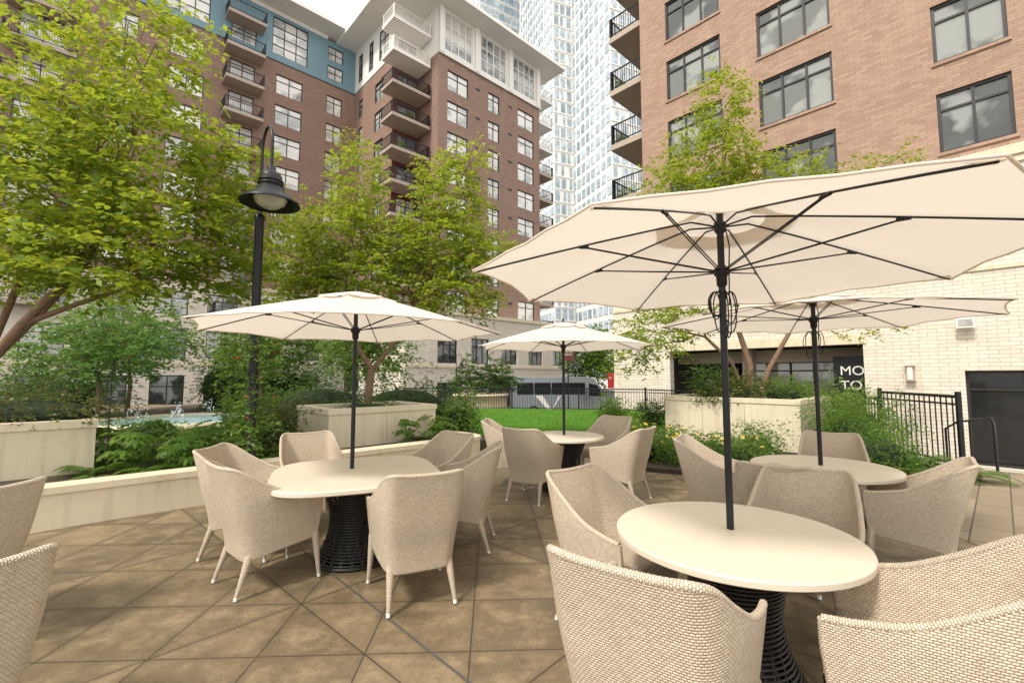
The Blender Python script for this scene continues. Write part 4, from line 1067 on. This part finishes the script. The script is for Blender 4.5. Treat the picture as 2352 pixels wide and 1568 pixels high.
# ------------------------------------------------------------ BUS
def bus():
    o=top('shuttle_bus',(.0,31.5,STZ),'grey shuttle bus with white chevron parked on street','bus',rot=math.radians(3))
    M['busgrey']=simple('grey_bus_paint',(.26,.29,.32),.3,.2,var=.06); M['tyre']=simple('tyre_rubber',(.02,.02,.02),.8)
    M['busglass']=simple('bus_dark_glass',(.012,.014,.016),.15,0,var=.3,spec=.25)
    prof=[(0,.35),(0,2.35),(.12,2.62),(.4,2.72),(5.3,2.72),(5.75,2.62),(6.0,2.2),(6.25,1.75),(6.55,1.3),(7.35,1.15),(7.6,.95),(7.65,.45),(7.55,.35)]
    mb=MB(); rows=[]
    for y,k in ((0,.985),(.05,1),(2.2,1),(2.25,.985)):
        rows.append([(3.8+(x-3.8)*k,y,1.5+(z-1.5)*k) for x,z in prof])
    mb.grid(rows,0,True,sm=False); mb.quad(rows[0][::-1]); mb.quad(rows[-1]); part('body',o,mb.mesh('bus_body',['busgrey']))
    for i in range(4):
        mb=MB(); mb.box((.35+i*1.2,-.035,1.55),(1.12,0,0),(0,.03,0),(0,0,.78)); part('window',o,mb.mesh('bus_window',['busglass']))
    mb=MB(); mb.quad([(5.35,-.03,1.45),(6.35,-.03,1.40),(5.95,-.03,2.15),(5.35,-.03,2.3)]); part('cab_window',o,mb.mesh('bus_cab_window',['busglass']))
    mb=MB(); mb.quad([(6.08,.15,2.22),(6.66,.15,1.28),(6.66,2.1,1.28),(6.08,2.1,2.22)][::-1]); part('windscreen',o,mb.mesh('bus_windscreen',['pane_mid']))
    mb=MB(); mb.quad([(1.6,-.032,1.45),(2.1,-.032,1.45),(2.75,-.032,.45),(2.5,-.032,.45)]); mb.quad([(3.25,-.032,1.45),(3.4,-.032,1.45),(2.8,-.032,.45),(2.76,-.032,.45)]); part('chevron',o,mb.mesh('bus_chevron',['white']))
    for x in (1.5,6.4):
        mb=MB(); mb.tube([(x,-.06,.38),(x,.22,.38)],.38,24); w=part('wheel',o,mb.mesh('bus_wheel',['tyre'])); mb=MB(); mb.tube([(x,-.08,.38),(x,-.058,.38)],.2,16); part('rim',w,mb.mesh('bus_rim',['white']))
    mb=MB(); mb.cbox((7.6,.3,.8),.08,.3,.18); part('headlight',o,mb.mesh('bus_headlight',['white']))
    mb=MB(); mb.cbox((6.5,-.18,1.6),.08,.14,.35); part('mirror',o,mb.mesh('bus_mirror',['black']))
bus()
sg=panel(V(3.7,30,2.9),.85,.75,.06,'small brown dental clinic sign with red strip','sign','signbrown',[('PRESTIGE',.15,'white',0,.18),('DENTAL',.15,'white',0,0),('VALET',.17,'red',0,-.28)],0)
mb=MB(); mb.cbox((0,.08,-2.1),.08,.05,4.2)
part('post',sg,mb.mesh('sign_post',['black']))
panel(V(7.25,33.5,1.2),.45,1.1,.1,'red hanging banner sign by cream wall','sign','red',[('R',.28,'white',-.05,.1)],0)

# ------------------------------------------------------------ camera, light
cam=bpy.data.cameras.new('camera'); co=bpy.data.objects.new('camera',cam); col.objects.link(co)
co.location=(0,0,1.58); co.rotation_euler=(math.radians(94.27),0,0); cam.lens=16; cam.sensor_width=36; cam.clip_end=2000; scene.camera=co
el=math.radians(50); az=math.radians(221)
sd=Vector((math.sin(az)*math.cos(el),math.cos(az)*math.cos(el),math.sin(el)))
sl=bpy.data.lights.new('sun','SUN'); sl.energy=3.4; sl.angle=math.radians(9); sl.color=(1,.93,.82)
so=bpy.data.objects.new('sun',sl); col.objects.link(so); so.rotation_euler=(-sd).to_track_quat('-Z','Y').to_euler()
w=bpy.data.worlds.new('World'); scene.world=w; w.use_nodes=True; nt=w.node_tree
bg=nt.nodes['Background']; sk=nt.nodes.new('ShaderNodeTexSky'); sk.sky_type='NISHITA'; sk.sun_disc=False; sk.sun_elevation=el; sk.sun_rotation=az; sk.dust_density=6; sk.air_density=1.2; sk.ozone_density=.6
tc=nt.nodes.new('ShaderNodeTexCoord'); nz=nt.nodes.new('ShaderNodeTexNoise'); nz.inputs['Scale'].default_value=2.2; nz.inputs['Detail'].default_value=6
nt.links.new(tc.outputs['Generated'],nz.inputs['Vector'])
mr=nt.nodes.new('ShaderNodeMapRange'); mr.inputs[1].default_value=.3; mr.inputs[2].default_value=.6; mr.inputs[3].default_value=.7; mr.inputs[4].default_value=1
nt.links.new(nz.outputs['Fac'],mr.inputs[0])
mxn=nt.nodes.new('ShaderNodeMix'); mxn.data_type='RGBA'; nt.links.new(mr.outputs[0],mxn.inputs[0]); nt.links.new(sk.outputs[0],mxn.inputs[6]); mxn.inputs[7].default_value=(11.4,11.1,10.6,1)
nt.links.new(mxn.outputs[2],bg.inputs[0]); bg.inputs[1].default_value=.15
